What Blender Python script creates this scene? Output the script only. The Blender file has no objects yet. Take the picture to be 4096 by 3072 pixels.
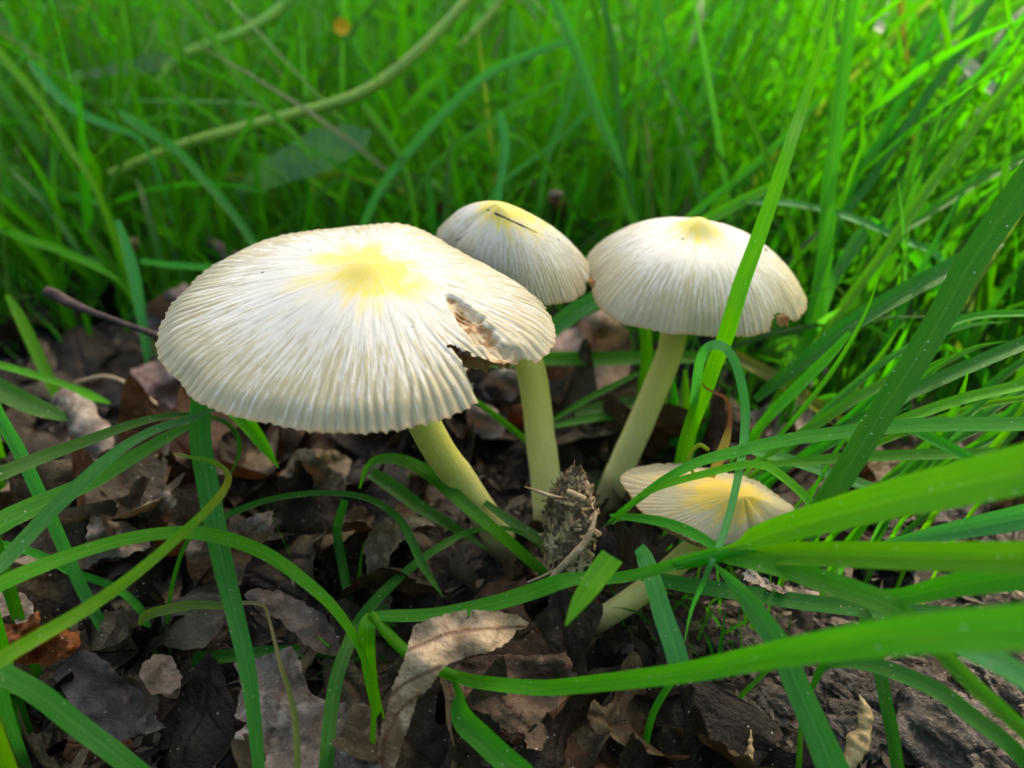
import bpy, math, random
import numpy as np
from mathutils import Vector, geometry

# ------------------------------------------------------------------ camera, sky, sun, exposure
sc = bpy.context.scene
CM = 0.01                      # everything below is written in centimetres
PITCH = math.radians(27.0)     # the camera looks this far down
CAMH = 9.5                     # camera height above the ground, cm
FPX = 3100.0                   # focal length in photograph pixels (4096 wide)
FOCUS = 11.0                   # focus depth, cm
APERTURE = 0.17               # lens opening, cm
SUN_DIR = Vector((0.42, 0.72, 1.0)).normalized()     # towards the sun
SUN_STRENGTH = 3.6
SKY_STRENGTH = 0.15
EXPOSURE = 1.78

cam_d = bpy.data.cameras.new('camera')
cam = bpy.data.objects.new('camera', cam_d)
sc.collection.objects.link(cam)
sc.camera = cam
cam.location = (0, 0, CAMH * CM)
cam.rotation_euler = (math.pi / 2 - PITCH, 0, 0)
cam_d.sensor_width = 36
cam_d.lens = FPX / 4096 * 36
cam_d.clip_start = 0.005
cam_d.clip_end = 400
cam_d.dof.use_dof = True
cam_d.dof.focus_distance = FOCUS * CM
cam_d.dof.aperture_fstop = cam_d.lens / (APERTURE * 10)

w = bpy.data.worlds.new('World')
sc.world = w
w.use_nodes = True
nt = w.node_tree
sky = nt.nodes.new('ShaderNodeTexSky')
sky.sky_type = 'NISHITA'
sky.sun_disc = False
sky.sun_elevation = math.asin(SUN_DIR.z)
sky.sun_rotation = math.atan2(SUN_DIR.x, SUN_DIR.y)
sky.dust_density = 4.0
sky.ozone_density = 0.6
bg = nt.nodes['Background']
bg.inputs['Strength'].default_value = SKY_STRENGTH
nt.links.new(sky.outputs[0], bg.inputs['Color'])

sun_d = bpy.data.lights.new('sun', 'SUN')
sun_d.energy = SUN_STRENGTH
sun_d.angle = math.radians(0.53)
sun_d.color = (1.0, 0.94, 0.82)
sun = bpy.data.objects.new('sun', sun_d)
sc.collection.objects.link(sun)
sun.location = (0, 0, 3)
sun.rotation_euler = SUN_DIR.to_track_quat('Z', 'Y').to_euler()

vs = sc.view_settings
vs.view_transform = 'Standard'
vs.look = 'None'
vs.gamma = 1
vs.use_curve_mapping = False
vs.exposure = EXPOSURE
try:
    vs.use_white_balance = True
    vs.white_balance_temperature = 7600
    vs.white_balance_tint = 10
except Exception:
    pass
sc.cycles.use_denoising = True
sc.cycles.max_bounces = 7
sc.cycles.transmission_bounces = 3
sc.cycles.glossy_bounces = 2
sc.cycles.diffuse_bounces = 4
sc.cycles.sample_clamp_indirect = 6

# ------------------------------------------------------------------ small helpers
SP, CP = math.sin(PITCH), math.cos(PITCH)
RIGHT = np.array([1.0, 0, 0]); UPV = np.array([0, SP, CP]); FWD = np.array([0, CP, -SP])
CAMP = np.array([0, 0, CAMH])
rng = np.random.default_rng(11)
random.seed(5)


def at(px, py, z):
    """point (cm) seen at a photograph pixel, at depth z along the camera axis"""
    a = (np.asarray(px, float) - 2048) / FPX
    b = (1536 - np.asarray(py, float)) / FPX
    z = np.asarray(z, float)
    return CAMP + z[..., None] * (FWD + a[..., None] * RIGHT + b[..., None] * UPV)


def ground_z(py, h=0.0):
    """depth along the camera axis at which a pixel row meets height h"""
    v = (np.asarray(py, float) - 1536) / FPX
    return (CAMH - h) / (SP + v * CP)


def project(P):
    d = np.asarray(P) - CAMP
    z = d @ FWD
    return 2048 + FPX * (d @ RIGHT) / z, 1536 - FPX * (d @ UPV) / z, z


def _h(ix, iy, seed):
    n = (ix.astype(np.int64) * 374761393 + iy.astype(np.int64) * 668265263 + seed * 1442695041) & 0xFFFFFFFF
    n = ((n ^ (n >> 13)) * 1274126177) & 0xFFFFFFFF
    n = ((n ^ (n >> 16)) * 2246822519) & 0xFFFFFFFF
    return ((n ^ (n >> 15)) & 0xFFFFFF) / float(0xFFFFFF)


def vn(x, y, seed=0, per=None):
    """value noise 0..1; per = whole-number period in x"""
    x = np.asarray(x, float); y = np.asarray(y, float)
    x, y = np.broadcast_arrays(x, y)
    ix = np.floor(x); iy = np.floor(y)
    fx = x - ix; fy = y - iy
    fx = fx * fx * (3 - 2 * fx); fy = fy * fy * (3 - 2 * fy)
    i0 = ix.astype(np.int64); i1 = i0 + 1
    if per:
        i0 = i0 % per; i1 = i1 % per
    j0 = iy.astype(np.int64); j1 = j0 + 1
    a = _h(i0, j0, seed); b = _h(i1, j0, seed); c = _h(i0, j1, seed); d = _h(i1, j1, seed)
    return (a * (1 - fx) + b * fx) * (1 - fy) + (c * (1 - fx) + d * fx) * fy


def fbm(x, y, seed=0, octv=4):
    s = 0; a = 0.5; t = 0
    for o in range(octv):
        s = s + a * vn(np.asarray(x) * 2 ** o, np.asarray(y) * 2 ** o, seed + o * 17)
        t += a; a *= 0.5
    return s / t


def sst(a, b, x):
    t = np.clip((x - a) / (b - a), 0, 1)
    return t * t * (3 - 2 * t)


def lerp(a, b, t):
    return a + (b - a) * t


def gz(x, y):
    """ground height, cm"""
    return (fbm(np.asarray(x) * 0.25 + 40, np.asarray(y) * 0.25 + 40, 3, 4) - 0.5) * 0.9


def mesh_obj(name, verts, faces, mat, parent=None, origin=None, smooth=True, uv=None, attrs=None, col=None):
    """one mesh object; verts in cm in world space; origin in cm; uv and attrs per vertex"""
    verts = np.asarray(verts, float)
    if parent is not None:
        org = np.array(parent['_org'])
    elif origin is not None:
        org = np.asarray(origin, float)
    else:
        org = np.array([verts[:, 0].mean(), verts[:, 1].mean(), verts[:, 2].min()])
    me = bpy.data.meshes.new(name)
    me.from_pydata(((verts - org) * CM).tolist(), [], [tuple(f) for f in faces] if not isinstance(faces, np.ndarray) else faces.tolist())
    me.update()
    if smooth:
        me.polygons.foreach_set('use_smooth', np.ones(len(me.polygons), bool))
    li = np.zeros(len(me.loops), np.int32)
    me.loops.foreach_get('vertex_index', li)
    if uv is not None:
        l = me.uv_layers.new(name='UVMap')
        l.data.foreach_set('uv', np.asarray(uv, float)[li].ravel())
    if attrs:
        for k, v in attrs.items():
            v = np.asarray(v, float)
            if v.ndim == 2:
                a = me.color_attributes.new(name=k, type='FLOAT_COLOR', domain='POINT')
                rgba = np.ones((len(v), 4)); rgba[:, :v.shape[1]] = v
                a.data.foreach_set('color', rgba.ravel())
            else:
                a = me.attributes.new(name=k, type='FLOAT', domain='POINT')
                a.data.foreach_set('value', v)
    me.materials.append(mat)
    o = bpy.data.objects.new(name, me)
    sc.collection.objects.link(o)
    o['_org'] = [float(q) for q in org]
    if parent is not None:
        o.parent = parent
    else:
        o.location = org * CM
    if col is not None:
        o.color = (*col, 1)
    return o


def thing(name, org, label, cat, group=None):
    o = bpy.data.objects.new(name, None)
    o.empty_display_size = 0.01
    sc.collection.objects.link(o)
    o.location = np.asarray(org, float) * CM
    o['_org'] = [float(q) for q in org]
    return tag(o, label, cat, group)


def tag(o, label=None, cat=None, group=None, kind=None):
    if label: o['label'] = label
    if cat: o['category'] = cat
    if group: o['group'] = group
    if kind: o['kind'] = kind
    return o


def spline(pts, n):
    """smooth curve through points (any dimension), n samples, evenly spaced by chord"""
    P = np.asarray(pts, float)
    if len(P) == 2:
        t = np.linspace(0, 1, n)[:, None]
        return P[0] * (1 - t) + P[1] * t
    d = np.sqrt(np.maximum(np.linalg.norm(np.diff(P[:, :3], axis=0), axis=1), 1e-6))
    T = np.concatenate([[0], np.cumsum(d)])
    m = np.zeros_like(P)
    for i in range(len(P)):
        if i == 0: m[i] = (P[1] - P[0]) / (T[1] - T[0])
        elif i == len(P) - 1: m[i] = (P[-1] - P[-2]) / (T[-1] - T[-2])
        else:
            a = (P[i] - P[i - 1]) / (T[i] - T[i - 1]); b = (P[i + 1] - P[i]) / (T[i + 1] - T[i])
            wa = T[i + 1] - T[i]; wb = T[i] - T[i - 1]
            m[i] = (a * wa + b * wb) / (wa + wb)
    ts = np.linspace(0, T[-1], n)
    k = np.clip(np.searchsorted(T, ts, side='right') - 1, 0, len(P) - 2)
    h = T[k + 1] - T[k]; u = ((ts - T[k]) / h)[:, None]; h = h[:, None]
    return (2 * u**3 - 3 * u**2 + 1) * P[k] + (u**3 - 2 * u**2 + u) * h * m[k] + (-2 * u**3 + 3 * u**2) * P[k + 1] + (u**3 - u**2) * h * m[k + 1]


def unit(v):
    return v / np.maximum(np.linalg.norm(v, axis=-1, keepdims=True), 1e-9)


def grid_faces(nu, nv, wrap=False):
    i = np.arange(nu if wrap else nu - 1)[:, None]; j = np.arange(nv - 1)[None, :]
    i2 = (i + 1) % nu
    a = i * nv + j; b = i2 * nv + j; c = i2 * nv + j + 1; d = i * nv + j + 1
    return np.stack([a, b, c, d], -1).reshape(-1, 4)


def tube(path, rad, nseg=14, cap=True, wob=0.0, seed=0):
    P = np.asarray(path, float); n = len(P)
    t = unit(np.gradient(P, axis=0))
    ref = np.tile(np.array([0.13, 0.9, 0.31]), (n, 1))
    s = unit(np.cross(t, ref)); b = np.cross(t, s)
    ang = np.linspace(0, 2 * np.pi, nseg, endpoint=False)
    r = np.broadcast_to(np.asarray(rad, float), (n,))[:, None] * np.ones((1, nseg))
    if wob:
        r = r * (1 + wob * (vn(np.arange(nseg)[None, :] * 5.0 / nseg * 1.0, np.arange(n)[:, None] * 0.35, seed, per=5) - 0.5) * 2)
    V = P[:, None, :] + r[..., None] * (np.cos(ang)[None, :, None] * s[:, None, :] + np.sin(ang)[None, :, None] * b[:, None, :])
    V = V.reshape(-1, 3)
    i = np.arange(n - 1)[:, None]; j = np.arange(nseg)[None, :]; j2 = (j + 1) % nseg
    F = np.stack([i * nseg + j, i * nseg + j2, (i + 1) * nseg + j2, (i + 1) * nseg + j], -1).reshape(-1, 4).tolist()
    if cap:
        F.append(list(range(nseg))[::-1]); F.append([(n - 1) * nseg + k for k in range(nseg)])
    L = np.concatenate([[0], np.cumsum(np.linalg.norm(np.diff(P, axis=0), axis=1))])
    uv = np.stack([np.tile(ang / np.pi - 1, n), np.repeat(L, nseg)], -1)
    return V, F, uv


# ------------------------------------------------------------------ materials
def nmat(name):
    m = bpy.data.materials.new(name)
    m.use_nodes = True
    for n in list(m.node_tree.nodes): m.node_tree.nodes.remove(n)
    return m, m.node_tree


class N:
    """tiny node-graph writer"""
    def __init__(s, nt): s.nt = nt
    def n(s, typ, **kw):
        nd = s.nt.nodes.new(typ)
        for k, v in kw.items(): setattr(nd, k, v)
        return nd
    def l(s, a, b): s.nt.links.new(a, b)
    def val(s, sock, v):
        if hasattr(v, 'is_linked') or hasattr(v, 'links'): s.l(v, sock)
        else: sock.default_value = v
    def math(s, op, a, b=0.5, c=None, clamp=False):
        m = s.n('ShaderNodeMath', operation=op, use_clamp=clamp)
        s.val(m.inputs[0], a); s.val(m.inputs[1], b)
        if c is not None: s.val(m.inputs[2], c)
        return m.outputs[0]
    def mix(s, f, a, b, typ='MIX'):
        m = s.n('ShaderNodeMix', data_type='RGBA', blend_type=typ)
        s.val(m.inputs[0], f)
        s.val(m.inputs[6], a if hasattr(a, 'links') else (*a[:3], 1)); s.val(m.inputs[7], b if hasattr(b, 'links') else (*b[:3], 1))
        return m.outputs[2]
    def ramp(s, f, a, b, lo=0.0, hi=1.0):
        m = s.n('ShaderNodeMapRange', interpolation_type='SMOOTHSTEP')
        s.val(m.inputs[0], f); m.inputs[1].default_value = a; m.inputs[2].default_value = b
        m.inputs[3].default_value = lo; m.inputs[4].default_value = hi
        return m.outputs[0]
    def noise(s, vec, scale, detail=3, rough=0.55):
        t = s.n('ShaderNodeTexNoise'); s.l(vec, t.inputs['Vector'])
        t.inputs['Scale'].default_value = scale; t.inputs['Detail'].default_value = detail; t.inputs['Roughness'].default_value = rough
        return t.outputs[0]
    def scaled(s, vec, x, y, z):
        m = s.n('ShaderNodeVectorMath', operation='MULTIPLY'); s.l(vec, m.inputs[0]); m.inputs[1].default_value = (x, y, z)
        return m.outputs[0]


def grass_mat(name, base, trans, tmix=0.48, rough=0.40, specks=1.0, uvspace=True, stripe=0.95, end=None):
    """green blade: long fibres, midrib, pale specks; thin sheet that passes light"""
    m, nt = nmat(name); g = N(nt)
    uv = g.n('ShaderNodeUVMap').outputs[0]
    geo = g.n('ShaderNodeObjectInfo')
    sep = g.n('ShaderNodeSeparateXYZ'); g.l(uv, sep.inputs[0])
    u = sep.outputs[0]
    # fibres along the blade
    fib = g.noise(g.scaled(uv, 3.4, 0.10, 1), 3.0, 4, 0.75)
    fibf = g.ramp(fib, 0.38, 0.62)
    rib = g.ramp(g.math('ABSOLUTE', u), 0.0, 0.14, 1.0, 0.0)
    mott = g.noise(uv, 1.3, 3)
    if uvspace:
        rnd = geo.outputs['Random']
    else:
        at_ = g.n('ShaderNodeAttribute', attribute_name='rnd'); rnd = at_.outputs['Fac']
    dark = tuple(c * 0.62 for c in base)
    light = (base[0] * 1.25 + 0.01, base[1] * 1.12, base[2] * 1.1)
    c = g.mix(fibf, dark, light)
    c = g.mix(stripe, base, c)
    c = g.mix(g.math('MULTIPLY', rib, 0.6), c, (base[0] * 1.9 + 0.03, base[1] * 1.35, base[2] * 1.6 + 0.01))
    yel = (base[0] * 1.7 + 0.03, base[1] * 1.1, base[2] * 0.8)
    c = g.mix(g.math('MULTIPLY', g.ramp(mott, 0.42, 0.75), 0.7), c, yel)
    spot = g.noise(g.scaled(uv, 0.5, 1.0, 1), 2.3, 4, 0.7)
    c = g.mix(g.math('MULTIPLY', g.ramp(spot, 0.66, 0.73), 0.55), c, (0.20, 0.15, 0.05))
    if not uvspace:                           # a few straws and yellowed blades among the green
        c = g.mix(g.math('MULTIPLY', g.ramp(g.math('FRACT', g.math('MULTIPLY', rnd, 37.7)), 0.978, 0.984), 0.7), c, (0.20, 0.19, 0.07))
        c = g.mix(g.math('MULTIPLY', g.ramp(g.math('FRACT', g.math('MULTIPLY', rnd, 91.3)), 0.8, 0.82), 0.5), c, (0.05, 0.20, 0.06))
    hs = g.n('ShaderNodeHueSaturation')
    g.l(c, hs.inputs['Color'])
    g.l(g.math('MULTIPLY_ADD', rnd, 0.035, 0.4825), hs.inputs['Hue'])
    g.l(g.math('MULTIPLY_ADD', rnd, 0.35, 0.9) if uvspace else g.math('MULTIPLY_ADD', g.math('POWER', rnd, 1.7), 1.15, 0.28), hs.inputs['Value'])
    c = hs.outputs[0]
    if end is not None:                      # a tip or base that has withered: attribute 'dry'
        a = g.n('ShaderNodeAttribute', attribute_name='dry')
        c = g.mix(a.outputs['Fac'], c, end)
    tr = g.mix(0.0, c, c)
    tcol = g.mix(0.55, g.mix(1.0, c, (trans[0] / max(base[0], .01), trans[1] / max(base[1], .01), trans[2] / max(base[2], .005)), 'MULTIPLY'), trans)
    if specks:
        vo = g.n('ShaderNodeTexVoronoi', feature='F1'); vo.inputs['Scale'].default_value = 13.0
        g.l(g.scaled(uv, 0.16, 1.0, 1), vo.inputs['Vector'])
        sx = g.n('ShaderNodeSeparateXYZ'); g.l(vo.outputs['Color'], sx.inputs[0])
        sp = g.ramp(g.math('DIVIDE', vo.outputs['Distance'], g.math('MULTIPLY_ADD', sx.outputs[1], 1.1, 0.35)), 0.07, 0.15, 1.0, 0.0)
        sp = g.math('MULTIPLY', sp, g.ramp(sx.outputs[0], 0.5, 0.55))
        sp = g.math('MULTIPLY', sp, 0.9 * specks)
        c = g.mix(sp, c, (0.62, 0.66, 0.5))
    p = g.n('ShaderNodeBsdfPrincipled')
    g.l(c, p.inputs['Base Color'])
    p.inputs['Roughness'].default_value = rough
    p.inputs['Specular IOR Level'].default_value = 0.28
    bmp = g.n('ShaderNodeBump'); bmp.inputs['Strength'].default_value = 0.6; bmp.inputs['Distance'].default_value = 0.0003
    g.l(fib, bmp.inputs['Height']); g.l(bmp.outputs[0], p.inputs['Normal'])
    t = g.n('ShaderNodeBsdfTranslucent'); g.l(tcol, t.inputs['Color'])
    mx = g.n('ShaderNodeMixShader'); mx.inputs[0].default_value = tmix
    g.l(p.outputs[0], mx.inputs[1]); g.l(t.outputs[0], mx.inputs[2])
    out = g.n('ShaderNodeOutputMaterial'); g.l(mx.outputs[0], out.inputs[0])
    return m


M = {}
M['bright'] = grass_mat('grass bright', (0.04, 0.33, 0.003), (0.1, 0.6, 0.004))
M['mid'] = grass_mat('grass mid', (0.014, 0.25, 0.004), (0.04, 0.5, 0.005))
M['dark'] = grass_mat('grass deep', (0.007, 0.135, 0.004), (0.022, 0.32, 0.005), tmix=0.3)
M['teal'] = grass_mat('grass bluish', (0.022, 0.26, 0.04), (0.04, 0.45, 0.03), rough=0.42)
M['olive'] = grass_mat('grass olive', (0.09, 0.15, 0.012), (0.2, 0.3, 0.015))
M['dry'] = grass_mat('grass withering', (0.08, 0.20, 0.02), (0.15, 0.32, 0.02), end=(0.36, 0.27, 0.12))
M['brown'] = grass_mat('grass brown', (0.22, 0.10, 0.03), (0.3, 0.14, 0.03), specks=0, end=(0.45, 0.36, 0.06))
M['pale'] = grass_mat('grass bleached', (0.30, 0.40, 0.30), (0.3, 0.42, 0.2), specks=0, tmix=0.25)
M['yellow'] = grass_mat('grass yellowing', (0.065, 0.33, 0.005), (0.15, 0.55, 0.007), end=(0.42, 0.33, 0.02))
M['field'] = grass_mat('grass field', (0.018, 0.225, 0.006), (0.065, 0.52, 0.007), uvspace=False, specks=0, tmix=0.40, rough=0.36)


def leaf_mat():
    m, nt = nmat('dead leaf'); g = N(nt)
    oi = g.n('ShaderNodeObjectInfo')
    ob = g.scaled(g.n('ShaderNodeNewGeometry').outputs['Position'], 100, 100, 100)
    sh = g.n('ShaderNodeVectorMath', operation='ADD'); g.l(ob, sh.inputs[0])
    sc_ = g.n('ShaderNodeVectorMath', operation='SCALE'); sc_.inputs[0].default_value = (37, 91, 13); g.l(oi.outputs['Random'], sc_.inputs['Scale'])
    g.l(sc_.outputs[0], sh.inputs[1]); v = sh.outputs[0]
    n1 = g.noise(v, 0.8, 5, 0.65); n2 = g.noise(v, 4.0, 4, 0.65); n3 = g.noise(v, 16.0, 3, 0.65)
    cell = g.n('ShaderNodeTexVoronoi', feature='DISTANCE_TO_EDGE'); cell.inputs['Scale'].default_value = 3.4; g.l(v, cell.inputs['Vector'])
    net = g.ramp(cell.outputs['Distance'], 0.0, 0.07, 1.0, 0.0)
    base = oi.outputs['Color']
    c = g.mix(g.ramp(n1, 0.35, 0.68), g.mix(1.0, base, (0.34, 0.30, 0.26), 'MULTIPLY'), g.mix(1.0, base, (1.15, 1.13, 1.12), 'MULTIPLY'))
    c = g.mix(g.math('MULTIPLY', g.ramp(n2, 0.50, 0.68), 0.65), c, g.mix(1.0, base, (1.6, 1.62, 1.66), 'MULTIPLY'))
    c = g.mix(g.math('MULTIPLY', g.ramp(n3, 0.58, 0.70), 0.7), c, (0.02, 0.016, 0.014))
    c = g.mix(g.math('MULTIPLY', net, 0.28), c, g.mix(1.0, base, (0.45, 0.36, 0.3), 'MULTIPLY'))
    at_ = g.n('ShaderNodeAttribute', attribute_name='vein')
    c = g.mix(g.math('MULTIPLY', at_.outputs['Fac'], 0.85), c, g.mix(1.0, base, (0.40, 0.22, 0.16), 'MULTIPLY'))
    vo = g.n('ShaderNodeTexVoronoi'); vo.inputs['Scale'].default_value = 9.0; g.l(v, vo.inputs['Vector'])
    sx = g.n('ShaderNodeSeparateXYZ'); g.l(vo.outputs['Color'], sx.inputs[0])
    sp = g.math('MULTIPLY', g.ramp(vo.outputs['Distance'], 0.08, 0.16, 1, 0), g.ramp(sx.outputs[0], 0.75, 0.8))
    c = g.mix(g.math('MULTIPLY', sp, 0.7), c, (0.55, 0.5, 0.4))
    p = g.n('ShaderNodeBsdfPrincipled'); g.l(c, p.inputs['Base Color'])
    p.inputs['Roughness'].default_value = 0.6; p.inputs['Specular IOR Level'].default_value = 0.24
    bmp = g.n('ShaderNodeBump'); bmp.inputs['Strength'].default_value = 0.8; bmp.inputs['Distance'].default_value = 0.0007
    hh = g.math('ADD', g.math('MULTIPLY', n2, 0.8), g.math('MULTIPLY', n3, 0.35))
    hh = g.math('SUBTRACT', hh, g.math('MULTIPLY', at_.outputs['Fac'], 0.5))
    g.l(hh, bmp.inputs['Height']); g.l(bmp.outputs[0], p.inputs['Normal'])
    t = g.n('ShaderNodeBsdfTranslucent'); g.l(g.mix(1.0, c, (1.3, 0.9, 0.6), 'MULTIPLY'), t.inputs['Color'])
    mx = g.n('ShaderNodeMixShader'); mx.inputs[0].default_value = 0.12
    g.l(p.outputs[0], mx.inputs[1]); g.l(t.outputs[0], mx.inputs[2])
    out = g.n('ShaderNodeOutputMaterial'); g.l(mx.outputs[0], out.inputs[0])
    return m


def rough_mat(name, ca, cb, scale=3.0, rough=0.85, bump=0.8, cc=None, bd=0.0006):
    m, nt = nmat(name); g = N(nt)
    v = g.scaled(g.n('ShaderNodeTexCoord').outputs['Object'], 100, 100, 100)
    n1 = g.noise(v, scale, 5, 0.65); n2 = g.noise(v, scale * 5, 3, 0.6)
    c = g.mix(g.ramp(n1, 0.35, 0.7), ca, cb)
    c = g.mix(g.math('MULTIPLY', g.ramp(n2, 0.5, 0.8), 0.6), c, cc or tuple(min(1, q * 1.7) for q in cb))
    p = g.n('ShaderNodeBsdfPrincipled'); g.l(c, p.inputs['Base Color']); p.inputs['Roughness'].default_value = rough
    p.inputs['Specular IOR Level'].default_value = 0.25
    bmp = g.n('ShaderNodeBump'); bmp.inputs['Strength'].default_value = bump; bmp.inputs['Distance'].default_value = bd
    g.l(g.math('ADD', n1, g.math('MULTIPLY', n2, 0.4)), bmp.inputs['Height']); g.l(bmp.outputs[0], p.inputs['Normal'])
    out = g.n('ShaderNodeOutputMaterial'); g.l(p.outputs[0], out.inputs[0])
    return m


def cap_mat():
    m, nt = nmat('mushroom cap'); g = N(nt)
    a = g.n('ShaderNodeAttribute', attribute_name='col')
    d = g.n('ShaderNodeAttribute', attribute_name='ring').outputs['Vector']     # cos, sin, radius
    wt = g.n('ShaderNodeAttribute', attribute_name='thr').outputs['Fac']
    wf = g.n('ShaderNodeAttribute', attribute_name='fib').outputs['Fac']
    f1 = g.noise(g.scaled(d, 46, 46, 5.0), 1.0, 3, 0.6)
    f2 = g.noise(g.scaled(d, 105, 105, 13.0), 1.0, 3, 0.65)
    f3 = g.noise(g.scaled(d, 9, 9, 7.0), 1.0, 4, 0.6)
    f4 = g.noise(g.scaled(d, 60, 60, 60.0), 1.0, 3, 0.6)
    st = g.math('ADD', g.math('ADD', g.math('MULTIPLY', f1, 0.45), g.math('MULTIPLY', f2, 0.45)), g.math('MULTIPLY', f3, 0.25))
    white = g.math('MULTIPLY', g.ramp(g.math('SUBTRACT', st, wt), -0.055, 0.075), wf)
    c = g.mix(white, a.outputs['Color'], (0.605, 0.605, 0.535))
    c = g.mix(g.math('MULTIPLY', g.ramp(f2, 0.42, 0.62), 0.20), c, g.mix(1.0, c, (0.78, 0.74, 0.60), 'MULTIPLY'))
    c = g.mix(g.math('MULTIPLY', g.ramp(f4, 0.62, 0.74), 0.35), c, g.mix(1.0, c, (0.62, 0.55, 0.42), 'MULTIPLY'))
    c = g.mix(g.math('MULTIPLY', g.ramp(f3, 0.52, 0.72), 0.28), c, g.mix(1.0, c, (0.80, 0.74, 0.58), 'MULTIPLY'))
    ye = g.n('ShaderNodeAttribute', attribute_name='yel')
    sepc = g.n('ShaderNodeAttribute', attribute_name='ycol').outputs['Color']
    yf = g.math('MULTIPLY', ye.outputs['Fac'], g.math('ADD', g.math('MULTIPLY', g.ramp(f1, 0.3, 0.65), 0.75), 0.55), clamp=True)
    c = g.mix(yf, c, sepc)
    p = g.n('ShaderNodeBsdfPrincipled'); g.l(c, p.inputs['Base Color'])
    p.inputs['Roughness'].default_value = 0.44
    p.inputs['Specular IOR Level'].default_value = 0.38
    p.inputs['Subsurface Weight'].default_value = 0.35
    p.inputs['Subsurface Radius'].default_value = (1.0, 0.75, 0.4)
    p.inputs['Subsurface Scale'].default_value = 0.0010
    bmp = g.n('ShaderNodeBump'); bmp.inputs['Strength'].default_value = 0.5; bmp.inputs['Distance'].default_value = 0.0003
    g.l(g.math('ADD', g.math('ADD', f1, g.math('MULTIPLY', f2, 0.7)), g.math('MULTIPLY', white, 0.35)), bmp.inputs['Height']); g.l(bmp.outputs[0], p.inputs['Normal'])
    out = g.n('ShaderNodeOutputMaterial'); g.l(p.outputs[0], out.inputs[0])
    return m


def stem_mat():
    m, nt = nmat('mushroom stem'); g = N(nt)
    uv = g.n('ShaderNodeUVMap').outputs[0]
    a = g.n('ShaderNodeAttribute', attribute_name='t')
    f = g.noise(g.scaled(uv, 5.0, 0.7, 1), 2.0, 3); s = g.noise(g.scaled(uv, 4.5, 9.0, 1), 2.6, 2, 0.6)
    c = g.mix(a.outputs['Fac'], (0.74, 0.70, 0.29), (0.66, 0.63, 0.11))
    c = g.mix(g.math('MULTIPLY', g.ramp(f, 0.4, 0.7), 0.3), c, (0.68, 0.64, 0.22))
    c = g.mix(g.math('MULTIPLY', g.ramp(s, 0.55, 0.70), 0.28), c, (0.84, 0.83, 0.56))
    f2 = g.noise(g.scaled(uv, 14.0, 0.5, 1), 2.0, 3, 0.7)
    c = g.mix(g.math('MULTIPLY', g.ramp(f2, 0.5, 0.7), 0.25), c, (0.50, 0.48, 0.10))
    b = g.noise(g.scaled(uv, 1.0, 0.8, 1), 1.6, 4, 0.7)
    c = g.mix(g.math('MULTIPLY', g.ramp(b, 0.60, 0.74), 0.45), c, (0.40, 0.30, 0.10))
    c = g.mix(g.math('MULTIPLY', g.ramp(a.outputs['Fac'], 0.0, 0.12, 1.0, 0.0), 0.8), c, (0.22, 0.16, 0.08))
    p = g.n('ShaderNodeBsdfPrincipled'); g.l(c, p.inputs['Base Color']); p.inputs['Roughness'].default_value = 0.55
    p.inputs['Subsurface Weight'].default_value = 0.5; p.inputs['Subsurface Radius'].default_value = (1.0, 0.9, 0.3); p.inputs['Subsurface Scale'].default_value = 0.002
    bmp = g.n('ShaderNodeBump'); bmp.inputs['Strength'].default_value = 0.4; bmp.inputs['Distance'].default_value = 0.0003
    g.l(g.math('ADD', s, f2), bmp.inputs['Height']); g.l(bmp.outputs[0], p.inputs['Normal'])
    out = g.n('ShaderNodeOutputMaterial'); g.l(p.outputs[0], out.inputs[0])
    return m


M['leaf'] = leaf_mat()
M['olive2'] = grass_mat('runner stem', (0.2, 0.48, 0.07), (0.25, 0.5, 0.08), specks=0, tmix=0.15, rough=0.4)
M['weed'] = grass_mat('weed leaf', (0.045, 0.19, 0.06), (0.08, 0.32, 0.07), specks=0)
M['cap'] = cap_mat()
M['stem'] = stem_mat()
M['gill'] = rough_mat('gill flesh', (0.30, 0.13, 0.035), (0.50, 0.27, 0.10), 5, 0.7, 0.5)
M['flesh'] = rough_mat('torn flesh', (0.42, 0.22, 0.07), (0.66, 0.48, 0.26), 4, 0.6, 0.6, cc=(0.74, 0.62, 0.42))
M['soil'] = rough_mat('soil', (0.007, 0.0055, 0.0038), (0.024, 0.019, 0.013), 1.3, 0.95, 1.0, cc=(0.13, 0.11, 0.09), bd=0.0015)
M['clod'] = rough_mat('soil clod', (0.035, 0.029, 0.023), (0.115, 0.097, 0.08), 2.6, 0.95, 1.0, cc=(0.30, 0.27, 0.23), bd=0.0015)
M['bark'] = rough_mat('bark', (0.035, 0.022, 0.02), (0.085, 0.055, 0.048), 4, 0.75, 0.6, cc=(0.15, 0.11, 0.1))
M['straw'] = rough_mat('straw', (0.30, 0.22, 0.12), (0.46, 0.36, 0.22), 5, 0.7, 0.4)
M['fibre'] = rough_mat('chewed fibre', (0.10, 0.065, 0.034), (0.27, 0.19, 0.105), 5, 0.85, 0.8, cc=(0.45, 0.40, 0.32))
M['black'] = rough_mat('black grit', (0.015, 0.012, 0.01), (0.03, 0.025, 0.02), 5, 0.8, 0.4)
M['petal'] = rough_mat('petal', (0.75, 0.36, 0.01), (0.85, 0.5, 0.02), 3, 0.6, 0.3)
M['husk'] = rough_mat('husk', (0.32, 0.22, 0.10), (0.55, 0.40, 0.20), 6, 0.6, 0.6)
M['treeleaf'] = rough_mat('tree leaf', (0.03, 0.09, 0.012), (0.05, 0.13, 0.02), 0.02, 0.6, 0.0)
M['treebark'] = rough_mat('tree bark', (0.05, 0.04, 0.03), (0.12, 0.10, 0.08), 0.05, 0.9, 0.6, bd=0.01)

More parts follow.
